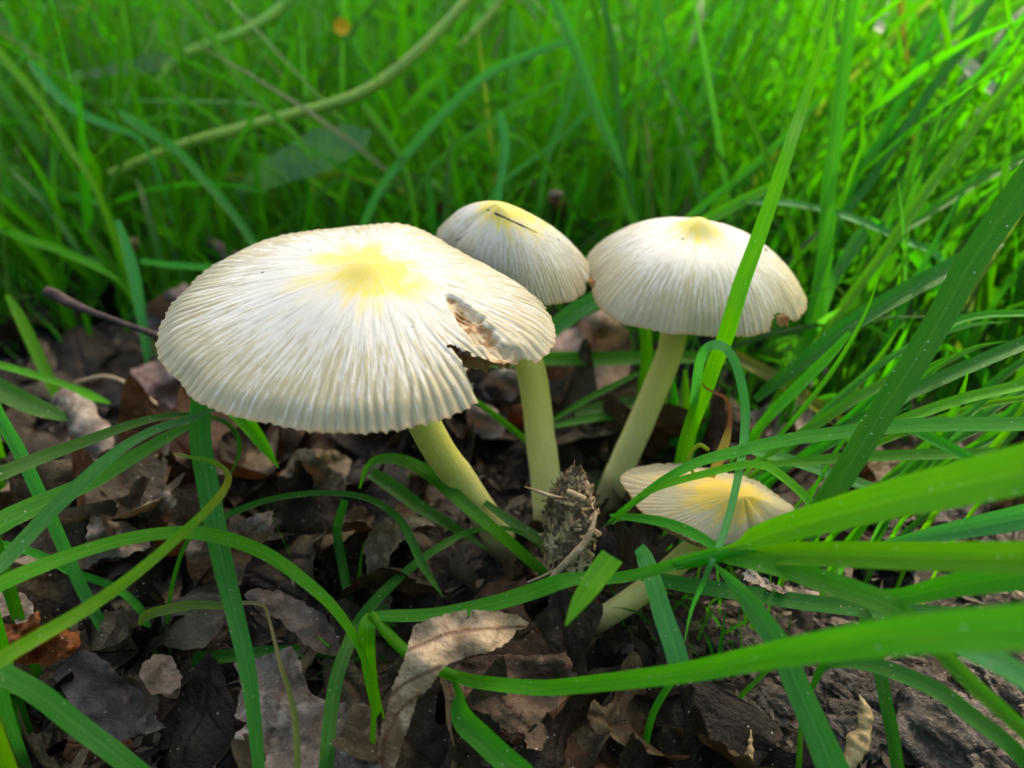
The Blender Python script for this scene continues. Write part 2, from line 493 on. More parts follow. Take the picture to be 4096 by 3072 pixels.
# ------------------------------------------------------------------ ground
def make_ground():
    xs = np.concatenate([[-20000, -6000, -2000, -700, -300, -160], np.arange(-100, -24, 4), np.arange(-24, 24.1, 0.35), np.arange(28, 101, 4), [160, 300, 700, 2000, 6000, 20000]])
    ys = np.concatenate([[-20000, -6000, -2000, -600, -200, -60, -20], np.arange(-8, 50, 0.35), np.arange(50, 120, 3), [140, 200, 320, 700, 2000, 6000, 20000]])
    X, Y = np.meshgrid(xs, ys, indexing='ij')
    Z = gz(X, Y) * np.where((abs(X) < 130) & (Y < 150) & (Y > -30), 1, 0)
    near = (abs(X) < 24) & (Y < 50)
    Z = Z + near * (fbm(X * 1.6, Y * 1.6, 51, 4) - 0.5) * 0.55 - 0.12
    V = np.stack([X, Y, Z], -1).reshape(-1, 3)
    o = mesh_obj('ground', V, grid_faces(len(xs), len(ys)), M['soil'], origin=(0, 0, 0))
    tag(o, kind='structure')
make_ground()

# ------------------------------------------------------------------ mushrooms
def polar_radius(C, axis, e1, e2, outline, z0):
    """radius of the rim about C for an outline traced on the photograph and laid on the rim plane"""
    px = np.array(outline, float)
    d = FWD + ((px[:, 0] - 2048) / FPX)[:, None] * RIGHT + ((1536 - px[:, 1]) / FPX)[:, None] * UPV
    t = ((C - CAMP) @ axis) / (d @ axis)
    P = CAMP + t[:, None] * d - C
    th = np.arctan2(P @ e2, P @ e1) % (2 * np.pi); r = np.linalg.norm(P, axis=1)
    o = np.argsort(th); th = th[o]; r = r[o]
    th = np.concatenate([th[-3:] - 2 * np.pi, th, th[:3] + 2 * np.pi]); r = np.concatenate([r[-3:], r, r[:3]])
    def f(a):
        # smoothed periodic interpolation
        return sum(np.interp(np.mod(a + k, 2 * np.pi), th, r) for k in (-0.10, -0.05, 0, 0.05, 0.10)) / 5
    return f


def in_poly(px, py, poly):
    poly = np.array(poly, float); inside = np.zeros(px.shape, bool)
    j = len(poly) - 1
    for i in range(len(poly)):
        xi, yi = poly[i]; xj, yj = poly[j]
        c = ((yi > py) != (yj > py)) & (px < (xj - xi) * (py - yi) / (yj - yi + 1e-9) + xi)
        inside ^= c; j = i
    return inside


def make_cap(parent, mid, zdepth, apex, outline, tau, omega, height, expo, umbo, seed, nth=640, nr=120, grooves=74,
             gdepth=0.028, cut=None, recess=None, tint=1.0, yellow=1.0, whiteness=1.0, down=0.0, wave=0.05, wfac=1.0, uw=0.16, ysize=0.34, ycol=(0.97, 0.80, 0.09)):
    axis = unit(np.array([math.sin(math.radians(omega)), -math.sin(math.radians(tau)), 1.0]) * np.array([1, 1, math.cos(math.radians(tau))]))
    e1 = unit(np.cross(np.array([0, 1.0, 0]), axis)); e2 = np.cross(axis, e1)
    P0 = at(*mid, zdepth)
    # apex on its ray at the cap's height above the rim plane
    d = FWD + (apex[0] - 2048) / FPX * RIGHT + (1536 - apex[1]) / FPX * UPV
    t = ((P0 - CAMP) @ axis + height) / (d @ axis)
    A = CAMP + t * d; C = A - height * axis
    Rf = polar_radius(C, axis, e1, e2, outline, zdepth)
    th = np.linspace(0, 2 * np.pi, nth, endpoint=False)
    rho = np.linspace(0, 1, nr) ** 0.85
    T, Q = np.meshgrid(th, rho, indexing='ij')
    U = T / (2 * np.pi)
    R0 = Rf(th)
    Rm = R0.mean()
    # ragged rim
    ragg = (vn(U * 31, U * 0, seed + 1, per=31) - 0.5) * 0.030 + (vn(U * 2 * grooves, U * 0, seed + 2, per=2 * grooves) - 0.5) * 0.014
    Rr = R0[:, None] * (1 + ragg * sst(0.85, 1, Q))
    prof = (1 - Q ** expo) * (1 - umbo) + umbo * np.exp(-(Q / uw) ** 2)
    prof = prof - down * sst(0.86, 1.0, Q) ** 2
    # plicate grooves towards the margin, drifting a little as they run out
    ph = grooves * U + 1.6 * (vn(U * 22, Q * 2.0, seed + 3, per=22) - 0.5) + 0.6 * (vn(U * 60, Q * 5, seed + 4, per=60) - 0.5)
    gr = np.abs(np.sin(np.pi * ph)) ** 0.65
    gmask = sst(0.50, 1.0, Q) * (0.1 + 1.8 * vn(U * 23, Q * 3, seed + 5, per=23))
    fine = (vn(U * 150, Q * 7, seed + 6, per=150) - 0.5)
    relief = gdepth * Rm * gmask * (gr - 0.75) + 0.006 * Rm * fine * sst(0.15, 0.5, Q)
    big = (vn(U * 5, Q * 1.7, seed + 7, per=5) - 0.5) * wave * Rm * sst(0.1, 0.9, Q)
    big += (vn(U * 11, Q * 2.5, seed + 8, per=11) - 0.5) * wave * 0.5 * Rm * sst(0.3, 1.0, Q)
    H = height * prof + relief + big
    # colours: khaki flesh here; the white fibrils, streaks and yellow are laid over it in the material
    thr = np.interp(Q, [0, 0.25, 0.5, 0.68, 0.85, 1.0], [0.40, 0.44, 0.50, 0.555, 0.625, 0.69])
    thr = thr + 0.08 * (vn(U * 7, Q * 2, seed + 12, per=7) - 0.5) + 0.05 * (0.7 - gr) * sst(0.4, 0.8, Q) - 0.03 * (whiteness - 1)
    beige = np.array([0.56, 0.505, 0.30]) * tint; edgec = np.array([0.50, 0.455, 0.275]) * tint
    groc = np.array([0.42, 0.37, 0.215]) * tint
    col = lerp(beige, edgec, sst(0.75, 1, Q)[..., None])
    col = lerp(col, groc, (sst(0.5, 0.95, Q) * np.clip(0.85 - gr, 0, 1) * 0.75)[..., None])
    yr = ysize * (0.9 + 0.3 * vn(U * 9, Q * 3, seed + 13, per=9)) * (0.7 + 0.7 * vn(U * 46, Q * 5, seed + 16, per=46))
    ymask = np.clip((1 - sst(0.2, 1.0, Q / yr)) * yellow * (0.45 + 0.85 * vn(U * 14, Q * 18, seed + 14, per=14)), 0, 1)
    white = np.full(T.shape, wfac)
    rimc = np.array([0.42, 0.27, 0.08])
    col = lerp(col, rimc, (sst(0.972, 1.0, Q) * (0.25 + 0.6 * vn(U * 30, Q * 0, seed + 15, per=30)))[..., None])
    col = col * 0.74
    V = C + (Q * Rr)[..., None] * (np.cos(T)[..., None] * e1 + np.sin(T)[..., None] * e2) + H[..., None] * axis
    px, py, _ = project(V.reshape(-1, 3)); px = px.reshape(T.shape); py = py.reshape(T.shape)
    keep = np.ones(T.shape, bool)
    if recess is not None:
        jx = px + (fbm(px / 28, py / 28, seed + 30, 3) - 0.5) * 42; jy = py + (fbm(px / 28 + 9, py / 28, seed + 31, 3) - 0.5) * 42
        rec = in_poly(jx, jy, recess)
        dep = 0.04 + 0.14 * fbm(px / 45, py / 45, seed + 32, 3)
        rs = rec.astype(float)
        for _ in range(7):
            rs = (2 * rs + np.roll(rs, 1, 0) + np.roll(rs, -1, 0) + np.roll(rs, 1, 1) + np.roll(rs, -1, 1)) / 6
        V = V - (rs * dep)[..., None] * axis
        rec = rs > 0.42
        bc = lerp(np.array([0.44, 0.23, 0.08]), np.array([0.74, 0.60, 0.37]), sst(0.25, 0.58, fbm(px / 40 + 3, py / 25, seed + 33, 3))[..., None])
        col = np.where(rec[..., None], bc * 0.8, col); white = np.where(rec, 0, white)
    if cut is not None:
        jx = px + (fbm(px / 16, py / 16, seed + 34, 3) - 0.5) * 34; jy = py + (fbm(px / 16 + 5, py / 16, seed + 35, 3) - 0.5) * 34
        for poly in cut:
            keep &= ~in_poly(jx, jy, poly)
    F = grid_faces(nth, nr, True)
    k = keep.ravel()
    F = F[k[F].all(1)]
    uv = np.stack([U, Q], -1).reshape(-1, 2)
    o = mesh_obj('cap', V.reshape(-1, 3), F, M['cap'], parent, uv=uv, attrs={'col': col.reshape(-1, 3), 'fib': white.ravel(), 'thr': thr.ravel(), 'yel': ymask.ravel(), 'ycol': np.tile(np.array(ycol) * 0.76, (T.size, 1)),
                       'ring': np.stack([np.cos(T), np.sin(T), Q], -1).reshape(-1, 3)})
    # gills: pleated sheet under the cap
    ng = 120; gn = ng * 4
    tg = np.linspace(0, 2 * np.pi, gn, endpoint=False); qg = np.linspace(0.10, 0.96, 14)
    TG, QG = np.meshgrid(tg, qg, indexing='ij')
    pg = (1 - QG ** expo) * (1 - umbo)
    pleat = np.where((np.arange(gn) % 4) < 2, 0.0, 1.0)[:, None] * 0.20 * np.sin(np.pi * np.clip(QG * 1.0, 0, 1)) * Rm / 2.8
    bg_ = (vn(TG / (2 * np.pi) * 5, QG * 1.7, seed + 7, per=5) - 0.5) * wave * Rm * sst(0.1, 0.9, QG)
    HG = height * (pg - down * sst(0.86, 1.0, QG) ** 2) - 0.10 - pleat + bg_
    VG = C + (QG * Rf(tg)[:, None])[..., None] * (np.cos(TG)[..., None] * e1 + np.sin(TG)[..., None] * e2) + HG[..., None] * axis
    FG = grid_faces(gn, 14, True)
    if cut is not None:
        gx, gy, _ = project(VG.reshape(-1, 3)); kk = np.ones(len(gx), bool)
        for poly in cut: kk &= ~in_poly(gx, gy, poly)
        FG = FG[kk[FG].all(1)]
    mesh_obj('gills', VG.reshape(-1, 3), FG, M['gill'], parent, smooth=False)
    return dict(C=C, axis=axis, A=A, R=Rm)


def make_stem(parent, pts, radii, n=60, seed=0):
    P = spline(np.array(pts), n)
    s = np.linspace(0, 1, n)
    r = np.interp(s, np.linspace(0, 1, len(radii)), radii)
    V, F, uv = tube(P, r, 28, wob=0.03, seed=seed)
    mesh_obj('stem', V, F, M['stem'], parent, uv=uv, attrs={'t': np.repeat(sst(0.05, 0.65, s), 28)})


def mushroom(label, base, cap, stem_mid, radii, seed, teeth=None):
    org = np.array(base)
    m = thing('mushroom', org, label, 'mushroom', 'yellow and white mushrooms')
    info = make_cap(m, seed=seed, **cap)
    top = info['C'] + info['axis'] * (cap['height'] * (1 - cap['umbo']) - 0.28)
    pts = [base] + [at(x, y, z) for x, y, z in stem_mid] + [info['C'] - info['axis'] * 0.2, top]
    make_stem(m, pts, radii, seed=seed)
    return m, info


cap1 = dict(ysize=0.36, mid=(1425, 1290), zdepth=10.9, apex=(1490, 1050), tau=9, omega=-1, height=0.82, expo=2.0, umbo=0.15, uw=0.14, yellow=1.25,
            outline=[(1905, 1592), (1800, 1655), (1700, 1690), (1560, 1712), (1440, 1722), (1300, 1722), (1180, 1695), (1030, 1668), (880, 1622), (770, 1555), (690, 1480), (630, 1400),
                     (628, 1300), (665, 1215), (760, 1115), (870, 1040), (960, 985), (1080, 945), (1200, 925), (1370, 905), (1520, 884), (1620, 880), (1700, 905), (1800, 965), (1910, 1035), (2030, 1100),
                     (2130, 1175), (2195, 1240), (2225, 1325), (2205, 1400), (2140, 1445), (2030, 1510)],
            recess=[(1772, 1178), (1850, 1200), (1905, 1250), (1965, 1320), (2000, 1370), (2060, 1395), (2090, 1440), (1965, 1445), (1955, 1395), (1895, 1355), (1835, 1295), (1806, 1240)],
            cut=[[(1795, 1372), (1850, 1405), (1900, 1432), (1960, 1442), (2000, 1452), (2075, 1432), (2125, 1436), (2180, 1560), (1990, 1700), (1908, 1592), (1880, 1510), (1845, 1440)]],
            nth=832, nr=150, grooves=118, gdepth=0.0115, down=0.10)
m1, i1 = mushroom('large flat mushroom with torn right side and yellow centre', at(2030, 2215, 14.6),
                  cap1, [(1985, 2130, 14.2), (1850, 1930, 13.0), (1720, 1740, 11.9)], [0.29, 0.265, 0.255, 0.25, 0.26], 3)
cap2 = dict(mid=(2065, 1060), zdepth=14.2, apex=(2005, 822), tau=7, omega=15, height=1.24, expo=2.1, umbo=0.10,
            outline=[(2395, 1120), (2345, 1165), (2240, 1210), (2130, 1218), (2000, 1190), (1880, 1130), (1790, 1040), (1748, 950), (1762, 905), (1850, 885), (2000, 905), (2150, 955), (2280, 1020), (2370, 1075)],
            cut=[[(2340, 1180), (2352, 1128), (2372, 1120), (2395, 1150), (2400, 1200)]], nth=640, nr=110, grooves=92, gdepth=0.016, down=0.0, wave=0.07, whiteness=1.3, yellow=1.35, ysize=0.52, uw=0.26)
m2, i2 = mushroom('bell shaped mushroom behind the torn cap with a thin twig lying on it', at(2195, 2185, 14.9),
                  cap2, [(2190, 2030, 14.8), (2165, 1780, 14.6), (2110, 1440, 14.3)], [0.28, 0.285, 0.275, 0.25, 0.24], 23)
cap3 = dict(mid=(2790, 1130), zdepth=14.8, apex=(2800, 872), tau=8, omega=9, height=1.30, expo=2.5, umbo=0.20,
            outline=[(2345, 1040), (2373, 1140), (2400, 1220), (2440, 1262), (2510, 1295), (2640, 1320), (2821, 1338), (2950, 1335), (3050, 1322), (3140, 1292), (3215, 1252), (3232, 1200), (3190, 1120),
                     (3090, 1040), (2950, 985), (2800, 955), (2620, 940), (2460, 950), (2375, 985)],
            cut=[[(3095, 1262), (3122, 1250), (3165, 1285), (3150, 1330), (3085, 1330)]], nth=640, nr=120, grooves=108, gdepth=0.013, down=0.02, wave=0.035)
m3, i3 = mushroom('domed mushroom with leaning stem behind the tall green blade', at(2425, 2015, 15.9),
                  cap3, [(2480, 1880, 15.6), (2590, 1630, 15.2), (2690, 1370, 14.9)], [0.28, 0.27, 0.25, 0.25, 0.26], 43)
cap4 = dict(mid=(2835, 2012), zdepth=12.2, apex=(2968, 1985), tau=-6, omega=7, height=0.60, expo=2.0, umbo=0.34,
            outline=[(2476, 1916), (2512, 1886), (2603, 1862), (2723, 1853), (2814, 1870), (2904, 1894), (2994, 1906), (3035, 1930), (3115, 1988), (3193, 2036), (3175, 2073), (3085, 2113), (2994, 2151),
                     (2904, 2175), (2814, 2175), (2723, 2139), (2603, 2073), (2542, 2024), (2520, 1982), (2482, 1936)], nth=560, nr=110, grooves=84, gdepth=0.022, tint=0.95, yellow=1.5, wfac=0.18, wave=0.07, uw=0.36, ysize=0.7, ycol=(0.88, 0.62, 0.09))
m4, i4 = mushroom('low beige mushroom with deep yellow centre half hidden among grass blades', at(2320, 2530, 12.85),
                  cap4, [(2440, 2455, 12.6), (2620, 2330, 12.4), (2800, 2180, 12.2)], [0.17, 0.19, 0.19, 0.19, 0.18], 63)

# ragged brown gill edges that hang out of the tear
def torn_teeth(parent, pts, z, seed, size=0.10):
    r = np.random.default_rng(seed)
    V = []; F = []
    for (x, y) in pts:
        c = at(x, y, z)
        for k in range(2):
            a = r.uniform(-0.5, 0.5); s = size * r.uniform(0.7, 1.5)
            u = np.array([math.cos(a), math.sin(a) * 0.5, 0.2 * r.normal()]); dn = np.array([0.25 * r.normal(), -0.1, -1])
            i = len(V)
            V += [c - u * s, c + u * s, c + u * s * 0.4 + dn * s * 1.5, c - u * s * 0.3 + dn * s * 1.1, c + np.array([0, 0.05, 0.06])]
            F += [(i, i + 1, i + 2, i + 3), (i + 1, i, i + 4)]
    mesh_obj('torn_gill_edge', np.array(V), F, M['gill'], parent, smooth=False)

torn_teeth(m1, [(1850, 1432), (1875, 1440), (1905, 1445), (1935, 1447), (1960, 1430), (1990, 1432), (2030, 1430)], 10.2, 5, 0.075)
torn_teeth(m2, [(2365, 1128)], 13.2, 6, 0.07)
torn_teeth(m3, [(3130, 1268)], 13.6, 7, 0.09)

# ------------------------------------------------------------------ grass blades traced one by one
def blade_geo(P, width_cm, Nrm, fold=0.18, across=5):
    n = len(P)
    t = unit(np.gradient(P, axis=0))
    nn = unit(Nrm - (Nrm * t).sum(1, keepdims=True) * t)
    W = np.cross(t, nn)
    u = np.linspace(-1, 1, across)
    V = P[:, None, :] + (0.5 * width_cm)[:, None, None] * (u[None, :, None] * W[:, None, :] + (fold * (np.abs(u) - 0.5))[None, :, None] * nn[:, None, :])
    L = np.concatenate([[0], np.cumsum(np.linalg.norm(np.diff(P, axis=0), axis=1))])
    uv = np.stack([np.tile(u, n), np.repeat(L, across)], -1)
    return V.reshape(-1, 3), grid_faces(n, across), uv


def trace_blade(pts, mat, label=None, up=0.45, roll=0.0, fold=0.42, n=56, parent=None, name='blade_of_grass', group=None, dry=None, root=None, tubular=False, cat='grass'):
    """pts: (x, y, depth cm, width px) along the blade; root='s'/'e' runs that end down to the ground"""
    A = np.array(pts, float)
    P = at(A[:, 0], A[:, 1], A[:, 2]); wpx = A[:, 3]
    wc = wpx / FPX * A[:, 2]
    Q = np.concatenate([P, wc[:, None]], 1)
    if root:
        e = Q[0] if root == 's' else Q[-1]
        prev = Q[1] if root == 's' else Q[-2]
        d = e[:3] - prev[:3]; d[2] = 0
        d = d / max(np.linalg.norm(d), 1e-6) * min(np.linalg.norm(d), 0.6)
        zg = float(gz(e[0], e[1])) - 0.15
        mid = e.copy(); mid[:3] += d; mid[2] = lerp(e[2], zg, 0.5); mid[3] *= 0.85
        end = e.copy(); end[:3] += d * 1.3; end[2] = zg; end[3] *= 0.6
        if e[2] > zg + 0.05:
            Q = np.concatenate([[end], [mid], Q]) if root == 's' else np.concatenate([Q, [mid], [end]])
    S = spline(Q, n)
    P = S[:, :3]; wc = np.maximum(S[:, 3], 0.004)
    t = unit(np.gradient(P, axis=0))
    view = unit(CAMP - P)
    nr = (1 - up) * view + up * np.array([0, 0, 1.0])
    nr = unit(nr - (nr * t).sum(1, keepdims=True) * t)
    if roll:
        rr = np.radians(np.linspace(0, roll, n))[:, None] if not isinstance(roll, tuple) else np.radians(np.linspace(roll[0], roll[1], n))[:, None]
        nr = nr * np.cos(rr) + np.cross(t, nr) * np.sin(rr)
    W = np.cross(t, nr)
    e = unit(np.cross(t, view))
    fac = np.maximum(np.abs((W * e).sum(1)), 0.4)
    if tubular:
        V, F, uv = tube(P, wc / 2, 10)
        dd = np.repeat(np.linspace(0, 1, n), 10)
    else:
        V, F, uv = blade_geo(P, wc / fac, nr, fold)
        dd = np.repeat(np.linspace(0, 1, n), 5)
    at_ = {}
    if dry is not None:
        at_['dry'] = np.interp(dd, dry[0], dry[1])
    o = mesh_obj(name, V, F, M[mat], parent, uv=uv, attrs=at_, origin=None if parent else P[int(np.argmin(P[:, 2]))])
    if parent is None:
        tag(o, label, cat, group, 'thing')
    return o


T = trace_blade
# --- left foreground
T([(805, 1555, 10.9, 78), (800, 1750, 10.8, 82), (832, 1950, 10.6, 84), (886, 2231, 10.3, 80), (943, 2465, 10.0, 70), (987, 2655, 9.8, 66), (1015, 2850, 9.7, 56), (1038, 3090, 9.6, 46)],
  'teal', 'broad upright green blade passing under the left edge of the torn cap', up=0.1, roll=(-12, 18), root='e')
T([(-60, 2380, 9.0, 60), (0, 2340, 9.1, 60), (250, 2235, 9.5, 54), (500, 2160, 9.8, 50), (690, 2133, 9.9, 50), (850, 2143, 9.9, 54), (1050, 2210, 9.9, 54), (1230, 2335, 10.0, 48), (1350, 2450, 10.1, 40), (1439, 2592, 10.2, 30), (1480, 2718, 10.2, 22), (1494, 2830, 10.2, 20), (1490, 2950, 10.2, 22), (1478, 3080, 10.2, 24)],
  'bright', 'long yellow green blade arching over the brown leaves', up=0.6, fold=0.3, n=90, root='e')
T([(-60, 2690, 7.9, 66), (0, 2642, 8.0, 62), (361, 2427, 8.8, 52), (550, 2290, 9.1, 44), (696, 2165, 9.4, 40), (829, 2042, 9.6, 34), (898, 1958, 9.7, 30), (914, 1908, 9.75, 24), (890, 1870, 9.85, 18), (842, 1845, 9.9, 20), (779, 1832, 9.95, 16), (696, 1817, 10.0, 3)],
  'yellow', 'narrow rolled blade with a yellow hooked tip', up=0.35, fold=0.5, n=90, dry=([0, 0.66, 0.76, 0.84, 0.9, 1], [0, 0, 0.75, 0.3, 0, 0]), root='s')
T([(-120, 2610, 8.4, 78), (0, 2690, 8.5, 80), (158, 2782, 8.7, 84), (316, 2908, 8.9, 82), (443, 3003, 9.0, 80), (600, 3130, 9.2, 76)],
  'teal', 'wide bluish green blade with a pale midrib beside the dark grey leaf', up=0.55, fold=0.35)
T([(-60, 1925, 10.2, 60), (0, 1899, 10.3, 58), (190, 1823, 10.8, 50), (380, 1753, 11.2, 42), (538, 1696, 11.6, 34), (650, 1668, 11.9, 26), (770, 1660, 12.1, 20), (848, 1672, 12.2, 18), (905, 1692, 12.2, 18), (950, 1747, 12.2, 19), (956, 1816, 12.2, 16), (918, 1905, 12.2, 4)],
  'dark', 'dark green blade with a drooping thin tip behind the broad upright blade', up=0.5, root='s')
T([(-80, 2320, 9.2, 56), (0, 2262, 9.4, 58), (120, 2138, 9.7, 58), (221, 2030, 9.9, 58), (316, 1945, 10.0, 56), (392, 1872, 10.1, 50), (506, 1782, 10.3, 40), (633, 1715, 10.5, 33), (779, 1671, 10.6, 26), (880, 1627, 10.6, 5)],
  'teal', 'pale green blade whose tip touches the torn cap from below', up=0.75, fold=0.2, root='s')
T([(-80, 2160, 9.8, 90), (0, 2100, 10.0, 84), (120, 2040, 10.3, 78), (380, 1925, 10.9, 60), (570, 1810, 11.4, 50), (700, 1735, 11.7, 38), (790, 1690, 11.9, 10)],
  'mid', 'broad green blade lying behind the pale tipped one', up=0.7, root='s')
T([(-30, 1600, 11.3, 40), (0, 1671, 11.4, 46), (82, 1817, 11.7, 50), (165, 1994, 11.9, 50), (209, 2085, 12.0, 48), (272, 2231, 12.1, 48), (329, 2357, 12.2, 46), (392, 2478, 12.3, 42), (456, 2592, 12.3, 36), (519, 2712, 12.2, 30)],
  'teal', 'straight bluish blade slanting down behind the arching blade', up=0.6, root='e')
T([(-80, 1530, 14.5, 90), (0, 1565, 14.6, 84), (120, 1622, 14.9, 74), (240, 1665, 15.2, 40), (270, 1680, 15.3, 5)], 'dark', 'short broad dark blade in front of the grey rolled leaf', up=0.55, root='s')
T([(-60, 1445, 15.2, 28), (0, 1462, 15.3, 28), (140, 1502, 15.7, 28), (290, 1552, 16.0, 26), (360, 1585, 16.2, 36), (440, 1612, 16.4, 10)], 'bright', 'thin bright blade pointing at the grey rolled leaf', up=0.6, root='s')
T([(560, 2500, 11.6, 14), (576, 2471, 11.6, 34), (665, 2440, 11.5, 40), (791, 2420, 11.4, 36), (893, 2424, 11.3, 28), (1010, 2412, 11.2, 14), (1057, 2427, 11.2, 12), (1076, 2478, 11.2, 12), (1101, 2573, 10.8, 15), (1127, 2674, 10.5, 20), (1158, 2769, 10.3, 22), (1184, 2908, 10.0, 26), (1192, 3110, 9.6, 24)],
  'dry', 'kinked half withered blade with a straw coloured bend', up=0.5, n=80, dry=([0, 0.33, 0.42, 0.55, 0.68, 0.8, 1], [0, 0, 1, 1, 0.65, 0.25, 0.1]))
T([(770, 2640, 12.1, 44), (791, 2636, 12.1, 48), (950, 2623, 12.1, 50), (1139, 2607, 12.1, 46), (1300, 2612, 12.0, 38), (1380, 2625, 12.0, 20)], 'dark', 'dark blade lying flat on the brown leaf litter', up=0.6)
T([(-40, 2170, 12.2, 30), (80, 2196, 12.3, 32), (190, 2235, 12.4, 32), (285, 2288, 12.5, 32), (430, 2338, 12.6, 30), (506, 2383, 12.5, 30), (570, 2452, 12.4, 30), (589, 2510, 12.2, 24)], 'mid', 'narrow green blade curving down into the litter behind the rolled blade', up=0.55, root='e')
# --- centre foreground
T([(1300, 3130, 9.5, 58), (1306, 3050, 9.6, 58), (1318, 2900, 9.95, 56), (1345, 2720, 10.4, 56), (1385, 2600, 10.8, 52), (1430, 2500, 11.3, 48), (1470, 2444, 11.4, 46), (1540, 2364, 11.6, 42), (1654, 2263, 11.9, 34), (1761, 2187, 12.2, 30), (1856, 2136, 12.5, 24), (1983, 2111, 12.8, 18), (2078, 2130, 13.0, 15), (2160, 2187, 13.1, 12), (2236, 2263, 13.0, 4)],
  'dark', 'long dark glossy blade arching across in front of the leaning stem', up=0.35, n=80)
sheath = thing('grass_plant', at(1527, 2925, 10.6), 'creeping grass shoot with folded blade and long runner behind the tan leaf', 'grass')
T([(1535, 2960, 10.9, 36), (1520, 2880, 10.6, 40), (1495, 2780, 10.4, 46), (1475, 2655, 10.3, 56), (1468, 2560, 10.2, 64), (1470, 2505, 10.2, 66), (1482, 2478, 10.3, 60), (1500, 2470, 10.45, 30)], 'bright', parent=sheath, name='folded_blade', up=0.3, fold=0.1)
T([(1489, 2452, 10.35, 24), (1500, 2470, 10.3, 36), (1540, 2522, 10.25, 44), (1622, 2604, 10.2, 48), (1700, 2655, 10.15, 48), (1760, 2682, 10.1, 46), (1835, 2710, 10.0, 46)], 'bright', parent=sheath, name='runner', tubular=True, n=50)
T([(1800, 2698, 10.0, 44), (1880, 2722, 9.9, 50), (1983, 2737, 9.7, 54), (2173, 2752, 9.4, 60), (2363, 2737, 9.0, 66), (2560, 2715, 8.6, 72), (2750, 2690, 8.2, 80), (3012, 2638, 7.6, 96), (3266, 2592, 7.0, 118), (3582, 2547, 6.4, 146), (4096, 2510, 5.8, 180), (4300, 2500, 5.6, 190)],
  'bright', parent=sheath, name='blade', up=0.35, fold=0.25, n=90)
T([(1495, 2462, 10.3, 30), (1540, 2464, 10.3, 44), (1730, 2459, 10.25, 50), (1888, 2433, 10.2, 56), (1983, 2412, 10.15, 60), (2141, 2364, 10.1, 64), (2250, 2326, 10.0, 60), (2330, 2312, 10.0, 48), (2426, 2316, 9.95, 44), (2584, 2290, 9.85, 46), (2750, 2240, 9.7, 42), (2870, 2206, 9.55, 36)],
  'mid', parent=sheath, name='blade', up=0.5, roll=(-15, 20), fold=0.2, n=90)
T([(2450, 2225, 8.9, 92), (2400, 2290, 8.8, 92), (2362, 2345, 8.7, 84), (2310, 2420, 8.6, 58), (2262, 2503, 8.5, 8)], 'bright', 'short pale green blade with a cut square end pointing down', up=0.75, fold=0.08)
T([(2555, 2190, 10.3, 44), (2578, 2231, 10.3, 66), (2616, 2338, 10.1, 72), (2654, 2465, 9.9, 80), (2698, 2592, 9.7, 86), (2720, 2680, 9.6, 84)], 'teal', 'bluish green blade with a browned top end hanging beside the cut blade', up=0.8, fold=0.08)
T([(2700, 2700, 10.4, 26), (2680, 2737, 10.4, 28), (2616, 2845, 10.4, 28), (2584, 2972, 10.4, 28), (2576, 3090, 10.4, 28)], 'mid', 'thin green blade running down from under the bluish blade', up=0.3, root='e')
T([(1815, 2722, 9.95, 20), (1838, 2780, 9.9, 34), (1840, 2830, 9.85, 70), (1860, 2885, 9.8, 92), (1920, 2945, 9.7, 96), (2015, 3035, 9.6, 98), (2110, 3120, 9.5, 98)], 'mid', 'wide creased blade unfolding below the runner', up=0.35, roll=(30, 0), fold=0.3, root='e')
T([(1660, 2740, 11.0, 44), (1686, 2908, 11.0, 46), (1698, 3010, 10.9, 46), (1705, 3100, 10.8, 46)], 'dark', 'dark upright blade showing behind the tan leaf', up=0.2, root='e')
T([(1540, 3060, 10.9, 44), (1640, 3020, 11.0, 40), (1730, 2990, 11.1, 34), (1850, 2930, 11.2, 6)], 'dark', 'short dark blade low beneath the tan leaf', up=0.5, root='s')
T([(1480, 1890, 13.9, 46), (1572, 1949, 13.8, 58), (1667, 2022, 13.6, 54), (1761, 2079, 13.4, 46), (1856, 2136, 13.3, 30), (1958, 2206, 13.2, 4)], 'dark', 'dark pointed blade behind the foot of the leaning stem', up=0.5)
T([(1439, 1955, 12.9, 8), (1464, 1880, 12.8, 22), (1508, 1843, 12.7, 36), (1603, 1842, 12.6, 46), (1698, 1886, 12.6, 54), (1780, 1950, 12.6, 54), (1869, 2028, 12.6, 52), (1951, 2098, 12.6, 48), (2034, 2168, 12.7, 46), (2110, 2237, 12.8, 44), (2200, 2310, 12.9, 36)],
  'mid', 'curved green blade crossing in front of the leaning stem', up=0.55, root='e')
T([(1888, 1965, 13.3, 5), (1951, 2018, 13.2, 24), (2078, 2111, 13.1, 42), (2205, 2185, 13.0, 46), (2300, 2250, 13.1, 36)], 'dark', 'short dark blade between the stems beside the straw clump', up=0.5)
T([(770, 2140, 11.7, 18), (918, 2058, 11.9, 26), (1076, 2000, 12.1, 24), (1266, 1973, 12.3, 22), (1445, 1987, 12.2, 24), (1540, 2030, 12.1, 26), (1603, 2085, 12.0, 32), (1648, 2168, 11.9, 36), (1690, 2260, 11.8, 34), (1735, 2330, 11.7, 22), (1774, 2388, 11.6, 3)],
  'dark', 'thin dark blade bowed over the litter below the torn cap', up=0.4, n=80, root='s')
T([(900, 1610, 13.0, 60), (987, 1696, 13.1, 62), (1051, 1779, 13.2, 46), (1114, 1872, 13.3, 5)], 'bright', 'bright pointed blade hanging from under the torn cap', up=0.5)
T([(1380, 2000, 13.2, 30), (1350, 2120, 13.2, 36), (1370, 2260, 13.0, 38), (1400, 2420, 12.6, 34)], 'dark', 'dim upright blade in the shade under the torn cap', up=0.2, root='e')
